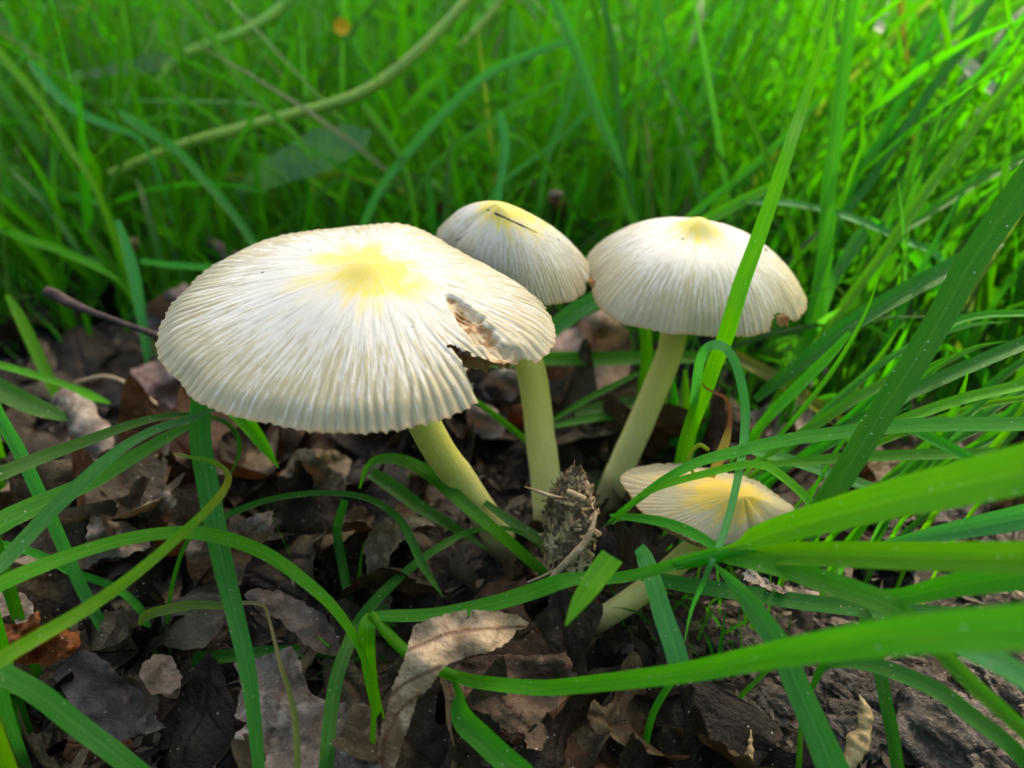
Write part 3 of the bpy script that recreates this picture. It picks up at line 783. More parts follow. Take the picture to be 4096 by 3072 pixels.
T([(1860, 1575, 14.4, 18), (1894, 1601, 14.4, 24), (1983, 1665, 14.7, 25), (2078, 1741, 15.0, 25), (2150, 1800, 15.2, 24)], 'mid', 'thin straight blade slanting from the torn cap to the middle stem', up=0.5)
T([(1890, 1452, 17.6, 40), (1983, 1445, 17.6, 54), (2173, 1438, 17.7, 56), (2426, 1437, 17.7, 56), (2591, 1432, 17.7, 54), (2750, 1430, 17.7, 50), (2900, 1435, 17.8, 40)], 'mid', 'level green blade passing behind both standing stems', up=0.45)
T([(2180, 1345, 17.2, 60), (2217, 1316, 17.2, 70), (2300, 1253, 17.2, 74), (2400, 1190, 17.2, 66), (2480, 1140, 17.3, 40)], 'teal', 'bluish blade in the gap between the bell cap and domed cap', up=0.6)
T([(2200, 1690, 16.6, 16), (2331, 1608, 16.8, 24), (2426, 1557, 16.9, 24), (2555, 1492, 17.0, 16)], 'mid', 'thin slanting blade in front of the pale fallen leaf', up=0.5)
T([(2215, 1705, 16.3, 20), (2363, 1676, 16.5, 34), (2521, 1655, 16.6, 34), (2640, 1645, 16.7, 24)], 'mid', 'level thin blade low between the two standing stems', up=0.65)
T([(2300, 1655, 17.0, 40), (2440, 1630, 17.0, 58), (2560, 1612, 17.0, 50)], 'dark', 'dark broad blade low behind the two standing stems', up=0.65)
T([(2580, 1280, 17.3, 44), (2586, 1443, 17.3, 46), (2570, 1580, 17.4, 44), (2560, 1760, 17.4, 36)], 'bright', 'bright upright blade just behind the leaning stem of the domed mushroom', up=0.15, root='e')
for k, (xa, ya, xb, yb) in enumerate([(2690, 1500, 2700, 1900), (2740, 1480, 2735, 1880), (2660, 1560, 2640, 1880), (2790, 1560, 2770, 1870), (2830, 1600, 2800, 1900), (2715, 1640, 2770, 1890)]):
    T([(xa, ya, 16.6 + 0.1 * k, 14), (lerp(xa, xb, 0.4) + 6, lerp(ya, yb, 0.4), 16.6 + 0.1 * k, 40), (xb, yb, 16.7 + 0.1 * k, 34)], ['mid', 'bright', 'mid', 'dark', 'mid', 'bright'][k],
      'short upright blade clustered behind the low beige mushroom', up=0.2, group='upright blades behind the low mushroom', root='e')
# --- right
T([(2690, 2060, 13.9, 50), (2720, 1880, 13.5, 56), (2765, 1700, 13.1, 60), (2820, 1560, 12.8, 62), (2860, 1450, 12.65, 62), (2899, 1354, 12.5, 66), (2930, 1253, 12.4, 66), (2968, 1127, 12.4, 66), (3020, 985, 12.4, 62), (3088, 791, 12.4, 56), (3152, 601, 12.4, 50), (3215, 411, 12.7, 42), (3285, 190, 12.6, 32), (3335, 0, 12.5, 22), (3360, -90, 12.5, 14)],
  'bright', 'tall blade standing in front of the domed cap', up=0.1, roll=(0, 25), fold=0.25, n=80, root='s')
T([(3180, 1540, 17.0, 50), (3228, 1380, 17.0, 56), (3266, 1222, 17.0, 60), (3297, 1040, 17.0, 60), (3316, 760, 17.0, 58), (3348, 506, 17.0, 54), (3380, 253, 17.0, 50), (3405, 0, 17.0, 46), (3415, -100, 17.0, 44)],
  'mid', 'tall upright blade just right of the domed cap', up=0.1, n=60, root='s')
T([(2772, 1700, 13.3, 30), (2782, 1560, 12.7, 34), (2806, 1430, 12.25, 38), (2832, 1390, 12.1, 38), (2868, 1380, 12.0, 36), (2900, 1392, 11.95, 36), (2937, 1443, 11.9, 36), (2966, 1538, 11.8, 36), (2981, 1633, 11.7, 36), (2976, 1760, 11.5, 34), (2956, 1886, 11.0, 32), (2925, 2030, 10.5, 30), (2886, 2161, 10.0, 28), (2848, 2244, 9.5, 24), (2810, 2338, 9.6, 20), (2766, 2440, 9.9, 14), (2738, 2565, 10.1, 4)],
  'teal', 'narrow blade looping over and hanging down across the low mushroom', up=0.5, n=110, fold=0.15, root='s')
T([(4200, 150, 16.5, 40), (4096, 272, 16.5, 42), (3900, 506, 16.5, 42), (3709, 760, 16.4, 42), (3530, 1020, 16.3, 42), (3424, 1158, 16.3, 40), (3266, 1380, 16.3, 38), (3120, 1580, 16.3, 32)], 'bright', 'long straight yellow green blade slanting up to the right', up=0.2, root='e')
T([(4220, 560, 9.6, 110), (4096, 740, 9.7, 112), (3889, 1040, 9.9, 108), (3772, 1253, 10.0, 106), (3640, 1475, 10.1, 104), (3551, 1610, 10.2, 100), (3456, 1765, 10.3, 98), (3361, 1920, 10.4, 94), (3270, 2060, 10.5, 88), (3215, 2150, 10.5, 80)],
  'dark', 'wide deep green blade slanting across the right hand grass', up=0.15, roll=(-20, 10), fold=0.2, n=60)
T([(4200, 1690, 10.6, 60), (4096, 1696, 10.7, 58), (3646, 1703, 11.1, 56), (3392, 1728, 11.2, 54), (3139, 1762, 11.3, 50), (2949, 1806, 11.3, 46), (2791, 1850, 11.3, 40), (2650, 1925, 11.3, 34), (2540, 2006, 11.4, 28), (2477, 2052, 11.5, 20), (2430, 2090, 11.6, 5)],
  'mid', 'long blade reaching leftwards over the low mushroom', up=0.5, fold=0.2, n=80)
T([(3260, 2030, 10.6, 34), (3200, 1968, 10.7, 34), (3139, 1915, 10.8, 34), (3063, 1866, 10.9, 33), (2981, 1860, 11.0, 32), (2823, 1896, 11.1, 30), (2696, 1930, 11.2, 28), (2584, 1972, 11.3, 26), (2510, 2035, 11.4, 20), (2450, 2100, 11.5, 4)],
  'bright', 'bent narrow blade with its kink over the low mushroom', up=0.55, n=70)
plant = thing('grass_plant', at(2840, 2235, 9.6), 'sturdy grass shoot with spreading blades in front of the low mushroom', 'grass')
T([(2700, 2262, 9.8, 40), (2780, 2245, 9.7, 46), (2870, 2222, 9.6, 58), (2960, 2205, 9.5, 74), (3030, 2210, 9.4, 80)], 'mid', parent=plant, name='sheath', tubular=True, n=24)
T([(2860, 2215, 9.55, 20), (2960, 2180, 9.4, 40), (3010, 2158, 9.3, 84), (3120, 2120, 9.0, 104), (3280, 2075, 8.5, 124), (3600, 1990, 7.7, 156), (3850, 1935, 7.2, 178), (4096, 1878, 6.8, 196), (4300, 1830, 6.6, 205)], 'bright', parent=plant, name='blade', up=0.3, fold=0.2)
T([(2960, 2215, 9.45, 70), (3060, 2216, 9.3, 84), (3266, 2218, 8.9, 98), (3582, 2225, 8.2, 110), (3850, 2230, 7.6, 120), (4096, 2234, 7.2, 130), (4300, 2238, 7.0, 134)], 'bright', parent=plant, name='blade', up=0.3, fold=0.35)
T([(2900, 2228, 9.5, 50), (3040, 2250, 9.2, 74), (3139, 2272, 9.1, 84), (3329, 2338, 8.8, 92), (3519, 2405, 8.5, 88), (3640, 2465, 8.35, 60), (3760, 2540, 8.2, 6)], 'mid', parent=plant, name='blade', up=0.35, fold=0.25)
T([(3050, 2245, 9.4, 30), (3250, 2310, 9.1, 50), (3420, 2372, 8.8, 58), (3582, 2390, 8.5, 66), (3800, 2345, 8.1, 90), (4096, 2300, 7.6, 120), (4250, 2280, 7.4, 124)], 'mid', parent=plant, name='blade', up=0.3, fold=0.2)
T([(3470, 2185, 10.2, 6), (3620, 2160, 10.0, 40), (3772, 2132, 9.8, 66), (4096, 2070, 9.4, 100), (4250, 2040, 9.2, 110)], 'teal', 'deep bluish blade tip entering between the spreading blades', up=0.2)
T([(2560, 2300, 11.2, 44), (2696, 2332, 11.2, 58), (2949, 2370, 11.1, 62), (3203, 2408, 11.0, 64), (3456, 2436, 10.9, 66), (3835, 2465, 10.6, 68), (4096, 2478, 10.4, 70), (4250, 2484, 10.3, 70)], 'dark', 'long level olive green blade low under the spreading blades', up=0.45, fold=0.3)
T([(2855, 2255, 9.9, 6), (2900, 2298, 9.85, 32), (2962, 2366, 9.8, 60), (3044, 2478, 9.6, 86), (3126, 2592, 9.4, 92), (3177, 2718, 9.2, 98), (3247, 2877, 9.0, 106), (3329, 3072, 8.8, 124), (3370, 3180, 8.7, 128)],
  'teal', 'wide bluish green blade running steeply down past the soil clods', up=0.3, roll=(20, 0), fold=0.18)
T([(3450, 2440, 10.7, 48), (3468, 2484, 10.6, 50), (3513, 2655, 10.4, 50), (3544, 2813, 10.2, 50), (3570, 2940, 10.1, 50), (3595, 3100, 10.0, 48)], 'dark', 'narrow dark blade hanging down over the soil clods', up=0.2, root='e')
T([(3245, 2760, 9.8, 18), (3297, 2665, 9.7, 34), (3424, 2649, 9.5, 56), (3582, 2690, 9.3, 62), (3772, 2778, 9.1, 66), (3899, 2877, 8.9, 66), (4025, 2972, 8.7, 64), (4140, 3090, 8.6, 60)], 'dark', 'arched dark blade over the soil clods', up=0.4)
T([(3720, 2560, 8.2, 50), (3760, 2604, 8.2, 60), (3867, 2718, 8.1, 64), (3994, 2832, 8.0, 64), (4140, 2965, 7.9, 60)], 'mid', 'green blade dropping from under the spreading blades to the right', up=0.4)
T([(3780, 2550, 7.6, 70), (3867, 2598, 7.4, 84), (3994, 2655, 7.2, 90), (4140, 2745, 7.0, 90)], 'teal', 'pale bluish blade dropping beside it', up=0.7)
T([(3100, 2650, 10.8, 16), (3076, 2674, 10.8, 18), (2949, 2801, 10.8, 20), (2867, 2908, 10.7, 22), (2814, 3090, 10.6, 24)], 'mid', 'very thin blade bowed in front of the soil clods', up=0.3, root='e')
T([(3205, 2880, 10.2, 12), (3200, 2960, 10.1, 20), (3194, 3090, 10.0, 22)], 'mid', 'short thin blade beside the wide steep blade', up=0.2, root='e')
T([(4180, 1335, 12.5, 56), (4096, 1373, 12.5, 56), (3899, 1456, 12.5, 56), (3646, 1570, 12.5, 54), (3519, 1640, 12.5, 46), (3330, 1720, 12.6, 20)], 'dark', 'dark blade behind the wide slanting blade', up=0.35)
T([(4180, 1515, 12.0, 44), (4096, 1538, 12.0, 44), (3835, 1601, 12.0, 44), (3582, 1690, 12.0, 40), (3400, 1760, 12.0, 20)], 'bright', 'bright blade running rightwards behind the wide slanting blade', up=0.4)
T([(4180, 1255, 14.0, 28), (4096, 1253, 14.0, 28), (3899, 1266, 14.0, 28), (3772, 1316, 14.0, 26), (3690, 1400, 14.0, 14)], 'mid', 'thin curved blade beyond the wide slanting blade', up=0.4)
T([(3990, 960, 13.6, 70), (3899, 1019, 13.6, 72), (3582, 1190, 13.6, 74), (3392, 1304, 13.7, 70), (3266, 1405, 13.8, 64), (3120, 1520, 13.9, 50), (3020, 1600, 14.0, 30)], 'dark', 'broad dark blade slanting beside the domed cap', up=0.3)
T([(3640, 1470, 12.3, 30), (3538, 1532, 12.3, 40), (3392, 1614, 12.3, 42), (3266, 1696, 12.4, 40), (3108, 1797, 12.5, 26), (3030, 1850, 12.6, 8)], 'mid', 'slender blade reaching down to the low mushroom', up=0.4)
T([(3400, 1330, 13.2, 20), (3329, 1411, 13.2, 36), (3202, 1538, 13.2, 46), (3076, 1665, 13.2, 40), (2985, 1775, 13.3, 24), (2920, 1850, 13.4, 10)], 'bright', 'bright slanting blade above the low mushroom', up=0.35)
T([(4000, 1812, 11.4, 40), (3804, 1817, 11.4, 42), (3456, 1829, 11.5, 42), (3266, 1842, 11.6, 38), (3050, 1862, 11.7, 20)], 'mid', 'level blade just above the spreading blades', up=0.5)
T([(3560, 1690, 11.2, 20), (3683, 1734, 11.2, 44), (3772, 1779, 11.1, 44), (3900, 1845, 11.0, 36)], 'mid', 'short blade crossing over the level blades', up=0.5)
T([(2930, 1420, 16.2, 44), (2968, 1443, 16.2, 50), (3139, 1538, 16.3, 54), (3329, 1671, 16.5, 50), (3420, 1740, 16.6, 36)], 'olive', 'yellowing olive blade behind the looping blade', up=0.55)
T([(2990, 1800, 12.8, 24), (3025, 1810, 12.8, 34), (3139, 1836, 12.7, 42), (3329, 1899, 12.5, 46), (3487, 1956, 12.3, 44), (3600, 2000, 12.2, 30)], 'teal', 'bluish blade with an olive end right behind the low mushroom', up=0.65)
T([(2808, 1533, 12.7, 4), (2825, 1553, 12.7, 8), (2860, 1572, 12.65, 10), (2896, 1588, 12.6, 13), (2917, 1635, 12.55, 16), (2918, 1696, 12.5, 20), (2904, 1760, 12.45, 34), (2880, 1830, 12.4, 40), (2845, 1905, 12.35, 30), (2832, 1955, 12.3, 14)], 'brown',
  'withered brown blade with a curled tip standing on the low mushroom', up=0.3, fold=0.3, dry=([0, 0.5, 0.62, 1], [0, 0, 1, 0.9]), n=60)
T([(2835, 1800, 12.3, 14), (2800, 1780, 12.3, 16), (2768, 1803, 12.3, 16), (2752, 1845, 12.25, 14), (2772, 1890, 12.2, 14), (2825, 1972, 12.15, 10)], 'yellow', 'small yellow green hook of grass on the low mushroom', up=0.3, tubular=True, n=40, dry=([0, 1], [0.4, 0.5]))
T([(2640, 2080, 12.0, 6), (2560, 2070, 11.9, 26), (2480, 2075, 11.9, 20), (2420, 2100, 12.0, 8)], 'dark', 'tiny dark blade under the left rim of the low mushroom', up=0.5)
T([(2440, 2060, 11.6, 10), (2520, 2070, 11.4, 30), (2640, 2088, 11.2, 40), (2760, 2130, 10.9, 42), (2860, 2190, 10.5, 36), (2930, 2230, 10.1, 18)], 'mid', 'arched blade along the front rim of the low mushroom', up=0.6)

# --- slender blades crowding the right hand side
br = np.random.default_rng(404)
for k in range(26):
    bx, by = br.uniform(2980, 3900), br.uniform(1800, 2120)
    z0 = br.uniform(12.4, 15.5); a = math.radians(br.uniform(18, 62)); L = br.uniform(500, 1100); cv = br.uniform(-0.25, 0.35)
    wd = br.uniform(18, 40); pts = []
    for t in (0, 0.3, 0.6, 0.85, 1.0):
        aa = a - cv * t * t
        pts.append((bx + math.cos(aa) * L * t, by - math.sin(aa) * L * t, z0 - 0.6 * t, wd * (0.75, 1, 0.9, 0.55, 0.08)[[0, 0.3, 0.6, 0.85, 1.0].index(t)]))
    mt = ['mid', 'bright', 'teal', 'dark', 'mid', 'bright'][k % 6]
    T(pts, mt, f"slender {'steep' if a > 0.75 else 'low' if a < 0.5 else 'slanting'} {dict(mid='green', bright='yellow green', teal='bluish', dark='dark')[mt]} blade in the crowded grass behind the low mushroom", up=0.3, n=32, group='slender blades crowding behind the low mushroom', root='s')

# --- blades and runners standing out in the soft grass behind
BG = 'blades standing out in the soft background grass'
BGC = {'mid': 'plain green', 'bright': 'bright yellow green', 'teal': 'bluish green', 'dark': 'dark green', 'olive': 'olive', 'pale': 'bleached'}
def bgT(pts, mat, z, label=None, root='e', up=0.3, **k):
    if label is None:
        xs = [p[0] for p in pts]; x = sum(xs) / len(xs); run = xs[-1] - xs[0]; yl = max(p[1] for p in pts)
        where = 'left of the torn cap' if yl > 1000 and x < 900 else 'above the left of the torn cap' if x < 800 else 'above the middle of the torn cap' if x < 1800 else 'above the bell shaped cap' if x < 2450 else 'above the domed cap' if x < 3150 else 'right of the tall front blade' if x < 3480 else 'above the wide slanting blade'
        how = 'upright' if abs(run) < 90 else 'slanting' if abs(run) < 420 else 'long slanting'
        label = f'soft {how} {BGC[mat]} blade {where}'
    return T([(x, y, z, wd) for (x, y, wd) in pts], mat, label, up=up, group=BG, root=root, n=40, **k)
bgT([(690, -20, 38), (709, 0, 38), (855, 165, 36), (950, 304, 32), (1076, 443, 26), (1203, 570, 20), (1240, 650, 8)], 'mid', 22, 'long green blade falling towards the torn cap in the background grass', root=None)
bgT([(-60, 140, 32), (0, 215, 32), (127, 361, 32), (222, 494, 30), (285, 601, 28), (367, 722, 26)], 'bright', 22)
bgT([(480, 440, 14), (506, 468, 34), (696, 595, 36), (823, 728, 34), (918, 836, 34), (1040, 1020, 30)], 'teal', 23)
bgT([(120, 240, 14), (146, 279, 34), (285, 430, 34), (443, 506, 30), (560, 560, 18)], 'teal', 24)
bgT([(2290, 160, 12), (2268, 165, 24), (2141, 209, 34), (1951, 297, 36), (1793, 437, 36), (1635, 608, 36), (1477, 842, 32)], 'teal', 23)
bgT([(2190, -60, 36), (2217, 0, 38), (2312, 222, 42), (2388, 443, 42), (2458, 601, 38), (2502, 715, 20), (2515, 750, 6)], 'teal', 21, root=None)
bgT([(2405, -60, 24), (2413, 0, 26), (2451, 190, 26), (2477, 443, 24), (2508, 696, 24), (2540, 861, 24)], 'dark', 21)
bgT([(2325, 290, 10), (2312, 304, 28), (2262, 443, 30), (2217, 557, 28), (2180, 680, 20)], 'teal', 24)
bgT([(2000, 440, 10), (2002, 462, 30), (2021, 601, 32), (1996, 760, 30)], 'teal', 22)
bgT([(2380, 425, 6), (2356, 443, 18), (2236, 557, 20), (2059, 690, 20), (1980, 760, 16)], 'teal', 23)
bgT([(1450, 410, 10), (1464, 430, 26), (1559, 557, 28), (1616, 665, 26), (1641, 753, 18)], 'mid', 23)
bgT([(1770, 290, 12), (1755, 304, 30), (1654, 411, 34), (1580, 520, 20)], 'bright', 28)
bgT([(3290, 385, 4), (3266, 411, 16), (3139, 551, 30), (2949, 715, 32), (2791, 842, 30), (2740, 890, 24)], 'bright', 18.5)
bgT([(3160, 690, 5), (3088, 741, 26), (2981, 797, 44), (2854, 867, 46), (2780, 910, 36)], 'bright', 17.5)
bgT([(2960, 805, 10), (3000, 810, 20), (3139, 813, 22), (3297, 842, 24), (3456, 892, 26), (3614, 962, 26), (3760, 1035, 26)], 'teal', 17.5, up=0.6)
bgT([(4000, -60, 30), (3962, 0, 32), (3835, 209, 36), (3709, 380, 36), (3582, 570, 36), (3456, 760, 36), (3361, 886, 30)], 'dark', 19)
bgT([(3820, -60, 30), (3785, 19, 34), (3677, 253, 40), (3601, 411, 42), (3519, 570, 42), (3411, 728, 40)], 'mid', 20)
bgT([(3598, -60, 26), (3601, 0, 28), (3620, 253, 30), (3639, 506, 30), (3646, 823, 28)], 'olive', 22)
bgT([(3410, 90, 10), (3424, 108, 40), (3519, 253, 44), (3595, 354, 36), (3640, 450, 20)], 'bright', 22)
bgT([(4180, 590, 46), (4096, 627, 46), (3899, 728, 46), (3709, 855, 44), (3582, 950, 36)], 'mid', 17.5)
bgT([(3460, 915, 20), (3443, 943, 50), (3380, 1045, 50), (3330, 1130, 40)], 'teal', 17.5, up=0.6)
bgT([(3840, 235, 20), (3854, 253, 44), (3920, 320, 46), (3990, 385, 30)], 'pale', 21, 'bleached pale blade scrap caught in the sunlit grass', root=None, up=0.7)
bgT([(3765, 140, 20), (3790, 170, 36), (3830, 215, 26)], 'pale', 23, 'bleached pale blade scrap caught in the sunlit grass', root=None, up=0.7)
bgT([(3465, 75, 20), (3490, 95, 36), (3555, 140, 26)], 'pale', 24, 'bleached pale blade scrap caught in the sunlit grass', root=None, up=0.7)
bgT([(-40, 900, 30), (120, 960, 32), (260, 1010, 30), (400, 1075, 24), (480, 1130, 8)], 'bright', 21)
bgT([(470, 880, 20), (510, 1000, 40), (540, 1120, 46), (565, 1270, 36)], 'teal', 20, up=0.3)
bgT([(560, 1045, 20), (700, 1062, 26), (880, 1075, 24), (980, 1090, 16)], 'mid', 21, up=0.6)
bgT([(30, 1180, 20), (80, 1270, 40), (150, 1420, 44)], 'bright', 19)
bgT([(-40, 770, 40), (110, 772, 44), (270, 790, 40), (400, 820, 24)], 'mid', 24, up=0.6)
# creeping runners
def runner(pts, z, label):
    P = [at(x, y, zz) for (x, y, zz, wd) in pts]
    Q = spline(np.array([[*p, wd / FPX * zz / 2] for p, (x, y, zz, wd) in zip(P, pts)]), 70)
    V, F, uv = tube(Q[:, :3], Q[:, 3], 10)
    o = mesh_obj('creeping_stem', V, F, M['olive2'], uv=uv)
    tag(o, label, 'plant stem')
runner([(330, 790, 25, 34), (392, 728, 25, 40), (538, 658, 25, 42), (728, 582, 25, 44), (950, 519, 25, 46), (1139, 468, 25, 46), (1400, 392, 25, 46), (1540, 316, 25, 46), (1635, 240, 25, 46), (1730, 152, 25, 45), (1825, 51, 25, 44), (1900, -40, 25, 42)], 25, 'long pale green stem sweeping through the background grass above the torn cap')
runner([(640, 330, 30, 36), (696, 253, 30, 40), (823, 184, 30, 42), (950, 139, 30, 42), (1076, 70, 30, 42), (1170, -15, 30, 40), (1220, -80, 30, 40)], 30, 'olive stem arching out of the top of the background grass')
runner([(1840, 190, 29, 22), (1920, 108, 29, 30), (1970, 50, 29, 30), (2030, -40, 29, 30)], 29, 'short pale stem tip beside the long sweeping stem')

# ------------------------------------------------------------------ dead leaves
def traced_leaf(outline, label, col, anchors=None, zfix=None, step=16, crumple=0.10, rag=7, seed=0, veins=(), mat='leaf', name='dead_leaf', cat='leaf', group=None, freq=110.0, holes=()):
    """leaf whose outline follows the photograph; anchors (x, y, height over ground) or zfix (x, y, depth) set how it lies"""
    O = np.array(outline, float)
    E = []
    for i in range(len(O)):
        a, b = O[i], O[(i + 1) % len(O)]
        k = max(1, int(np.linalg.norm(b - a) / step))
        for j in range(k): E.append(a + (b - a) * j / k)
    E = np.array(E)
    nrm = unit(np.roll(E, -1, 0) - np.roll(E, 1, 0)); nrm = np.stack([nrm[:, 1], -nrm[:, 0]], -1)
    E = E + nrm * ((vn(np.arange(len(E)) * 0.9, np.zeros(len(E)), seed + 1) - 0.5) * 2 * rag)[:, None]
    lo, hi = E.min(0), E.max(0)
    gx, gy = np.meshgrid(np.arange(lo[0], hi[0], step), np.arange(lo[1], hi[1], step))
    I = np.stack([gx.ravel(), gy.ravel()], -1) + np.random.default_rng(seed).uniform(-0.25, 0.25, (gx.size, 2)) * step
    ins = in_poly(I[:, 0], I[:, 1], E)
    dmin = np.array([np.min(np.hypot(E[:, 0] - p[0], E[:, 1] - p[1])) for p in I]) if len(I) else np.zeros(0)
    I = I[ins & (dmin > step * 0.6)]
    pts = np.concatenate([E, I])
    vc = [Vector((float(p[0]) / 100, float(p[1]) / 100)) for p in pts]
    edges = [(i, (i + 1) % len(E)) for i in range(len(E))]
    r = geometry.delaunay_2d_cdt(vc, edges, [list(range(len(E)))], 1, 1e-5)
    pv = np.array([[v.x * 100, v.y * 100] for v in r[0]]); F = [list(f) for f in r[2]]
    x, y = pv[:, 0], pv[:, 1]
    def idw(A):
        A = np.array(A, float)
        d2 = (x[:, None] - A[:, 0]) ** 2 + (y[:, None] - A[:, 1]) ** 2 + 400
        wt = 1 / d2 ** 1.3
        return (wt * A[:, 2]).sum(1) / wt.sum(1)
    nz = (fbm(x / freq + seed, y / freq, seed + 2, 3) - 0.5) * 2 * crumple + (fbm(x / (freq * .3) + seed, y / (freq * .3), seed + 3, 2) - 0.5) * crumple * 0.5
    if zfix is not None:
        Z = idw(zfix) + nz
    else:
        h = idw(anchors) + nz + 0.25
        Z = ground_z(y, h)
        P = at(x, y, Z)
        Z = ground_z(y, h + gz(P[:, 0], P[:, 1]))
    P = at(x, y, Z)
    vein = np.zeros(len(x))
    for line in veins:
        L = np.array(line, float)
        for a, b in zip(L[:-1], L[1:]):
            ab = b - a; t = np.clip(((x - a[0]) * ab[0] + (y - a[1]) * ab[1]) / (ab @ ab), 0, 1)
            dd = np.hypot(x - a[0] - t * ab[0], y - a[1] - t * ab[1])
            vein = np.maximum(vein, np.exp(-(dd / 6.5) ** 2))
    if holes:
        kk = np.ones(len(x), bool)
        for hpoly in holes: kk &= ~in_poly(x, y, hpoly)
        F = [f for f in F if kk[f].all()]
    if len(veins):
        P = P + (vein * 0.025)[:, None] * FWD
    o = mesh_obj(name, P, F, M[mat], uv=pv / 100, attrs={'vein': vein}, col=tuple(q * 0.68 for q in col))
    tag(o, label, cat, group)
    return o


def zoomed(x0, y0, pts, s=1400 / 2212):
    return [(x0 + a * s, y0 + b * s) for a, b in pts]

R4 = lambda p: zoomed(0, 1000, p)
R5 = lambda p: zoomed(1350, 1000, p)
R6 = lambda p: zoomed(2696, 1000, p)
R7 = lambda p: zoomed(0, 2022, p)
R8 = lambda p: zoomed(1350, 2022, p)
R9 = lambda p: zoomed(2696, 2022, p)

traced_leaf(R8([(230, 1680), (270, 1450), (300, 1330), (340, 1170), (390, 1050), (420, 980), (450, 880), (475, 760), (600, 710), (720, 680), (815, 660), (822, 705), (800, 712), (826, 716), (842, 660), (1000, 665), (1130, 690), (1210, 742), (1190, 772), (1130, 790), (1090, 850), (1040, 890), (940, 930), (850, 945), (700, 1000), (640, 1060), (590, 1150), (510, 1210), (480, 1300), (430, 1450), (380, 1600), (355, 1680)]),
            'tan withered leaf with dark veins folded over the green runner', (0.64, 0.485, 0.30),
            zfix=[(1650, 2500, 9.75), (2080, 2480, 10.1), (1850, 2450, 9.9), (1900, 2600, 9.55), (1580, 2700, 9.6), (1700, 2680, 9.35), (1540, 2900, 9.75), (1620, 2900, 9.55), (1500, 3070, 9.95), (1580, 3070, 9.8)],
            step=6.5, crumple=0.04, rag=4, seed=71, veins=[R8([(455, 910), (560, 870), (680, 815), (820, 785), (1000, 775), (1185, 768)]), R8([(335, 1200), (420, 1130), (520, 1075), (600, 1045), (650, 1020)]), R8([(300, 1500), (370, 1330), (430, 1260), (515, 1200)]), R8([(285, 1640), (290, 1500), (310, 1420)])])
traced_leaf([(2217, 1354), (2300, 1304), (2363, 1260), (2420, 1240), (2477, 1272), (2521, 1342), (2532, 1420), (2510, 1500), (2440, 1560), (2380, 1590), (2268, 1612), (2180, 1605), (2140, 1480)], 'pale pinkish fallen leaf lying behind the two standing stems', (0.50, 0.36, 0.27),
            anchors=[(2200, 1600, 0.5), (2400, 1250, 2.6), (2500, 1480, 1.0), (2250, 1350, 1.6)], crumple=0.14, seed=72, veins=[[(2180, 1590), (2330, 1450), (2430, 1260)]])
traced_leaf(R4([(830, 760), (900, 730), (1000, 690), (1100, 640), (1250, 800), (1300, 950), (1235, 1010), (1120, 1020), (1000, 960), (900, 870)]), 'pinkish brown leaf half under the left edge of the torn cap', (0.34, 0.235, 0.20),
            anchors=[(560, 1480, 1.3), (700, 1460, 1.6), (700, 1640, 0.8), (840, 1630, 0.9)], crumple=0.1, seed=73, veins=[[(540, 1490), (700, 1570), (840, 1600)]])
traced_leaf([(570, 1240), (640, 1180), (750, 1130), (800, 1200), (740, 1290), (650, 1335), (590, 1310)], 'grey brown leaf standing behind the left edge of the torn cap', (0.25, 0.2, 0.175), anchors=[(600, 1310, 0.5), (700, 1150, 2.4)], seed=74)
traced_leaf(R4([(1770, 1420), (1830, 1330), (1880, 1250), (2000, 1260), (2120, 1270), (2230, 1330), (2200, 1440), (2120, 1530), (2000, 1500), (1900, 1480)]), 'olive tan crumpled leaf below the front rim of the torn cap', (0.26, 0.20, 0.11), anchors=[(1130, 1890, 0.7), (1260, 1800, 1.5), (1390, 1850, 1.2), (1260, 1960, 0.7)], crumple=0.16, seed=75, step=13, freq=60)
traced_leaf(R8([(165, 260), (220, 140), (300, 80), (400, 60), (520, 70), (640, 130), (520, 130), (420, 180), (380, 260), (330, 330), (320, 450), (345, 620), (320, 700), (240, 660), (190, 450)]), 'yellowish brown leaf curled into an arch before the leaning stem', (0.30, 0.235, 0.135), anchors=[(1460, 2180, 1.0), (1540, 2070, 1.9), (1700, 2100, 1.6), (1560, 2180, 1.5), (1540, 2440, 0.4)], crumple=0.12, seed=76, step=12, freq=60)
traced_leaf(R7([(1480, 1000), (1600, 960), (1750, 930), (1840, 890), (1880, 950), (1950, 1180), (2080, 1240), (2300, 1250), (2420, 1350), (2420, 1700), (1560, 1700), (1480, 1560), (1490, 1430), (1560, 1370), (1480, 1330), (1530, 1150)]), 'broad greyish leaf flat on the ground behind the kinked blade', (0.40, 0.335, 0.27), anchors=[(950, 2640, 0.45), (1180, 2600, 0.8), (1200, 2800, 0.6), (1000, 3050, 0.4), (1450, 3000, 0.45)], crumple=0.12, seed=77, step=14, veins=[R7([(1860, 920), (1900, 1100), (1980, 1240), (2070, 1260)]), R7([(1640, 1680), (1750, 1300), (1840, 900)])])
traced_leaf(R7([(330, 1080), (480, 910), (600, 930), (760, 1070), (900, 1180), (980, 1330), (1060, 1410), (900, 1440), (780, 1490), (650, 1500), (560, 1400), (480, 1300), (400, 1180)]), 'dark slate grey leaf beside the wide bluish blade', (0.105, 0.088, 0.085), anchors=[(250, 2700, 0.7), (400, 2620, 1.1), (650, 2900, 0.6), (450, 2960, 0.4)], crumple=0.13, seed=78, step=14)
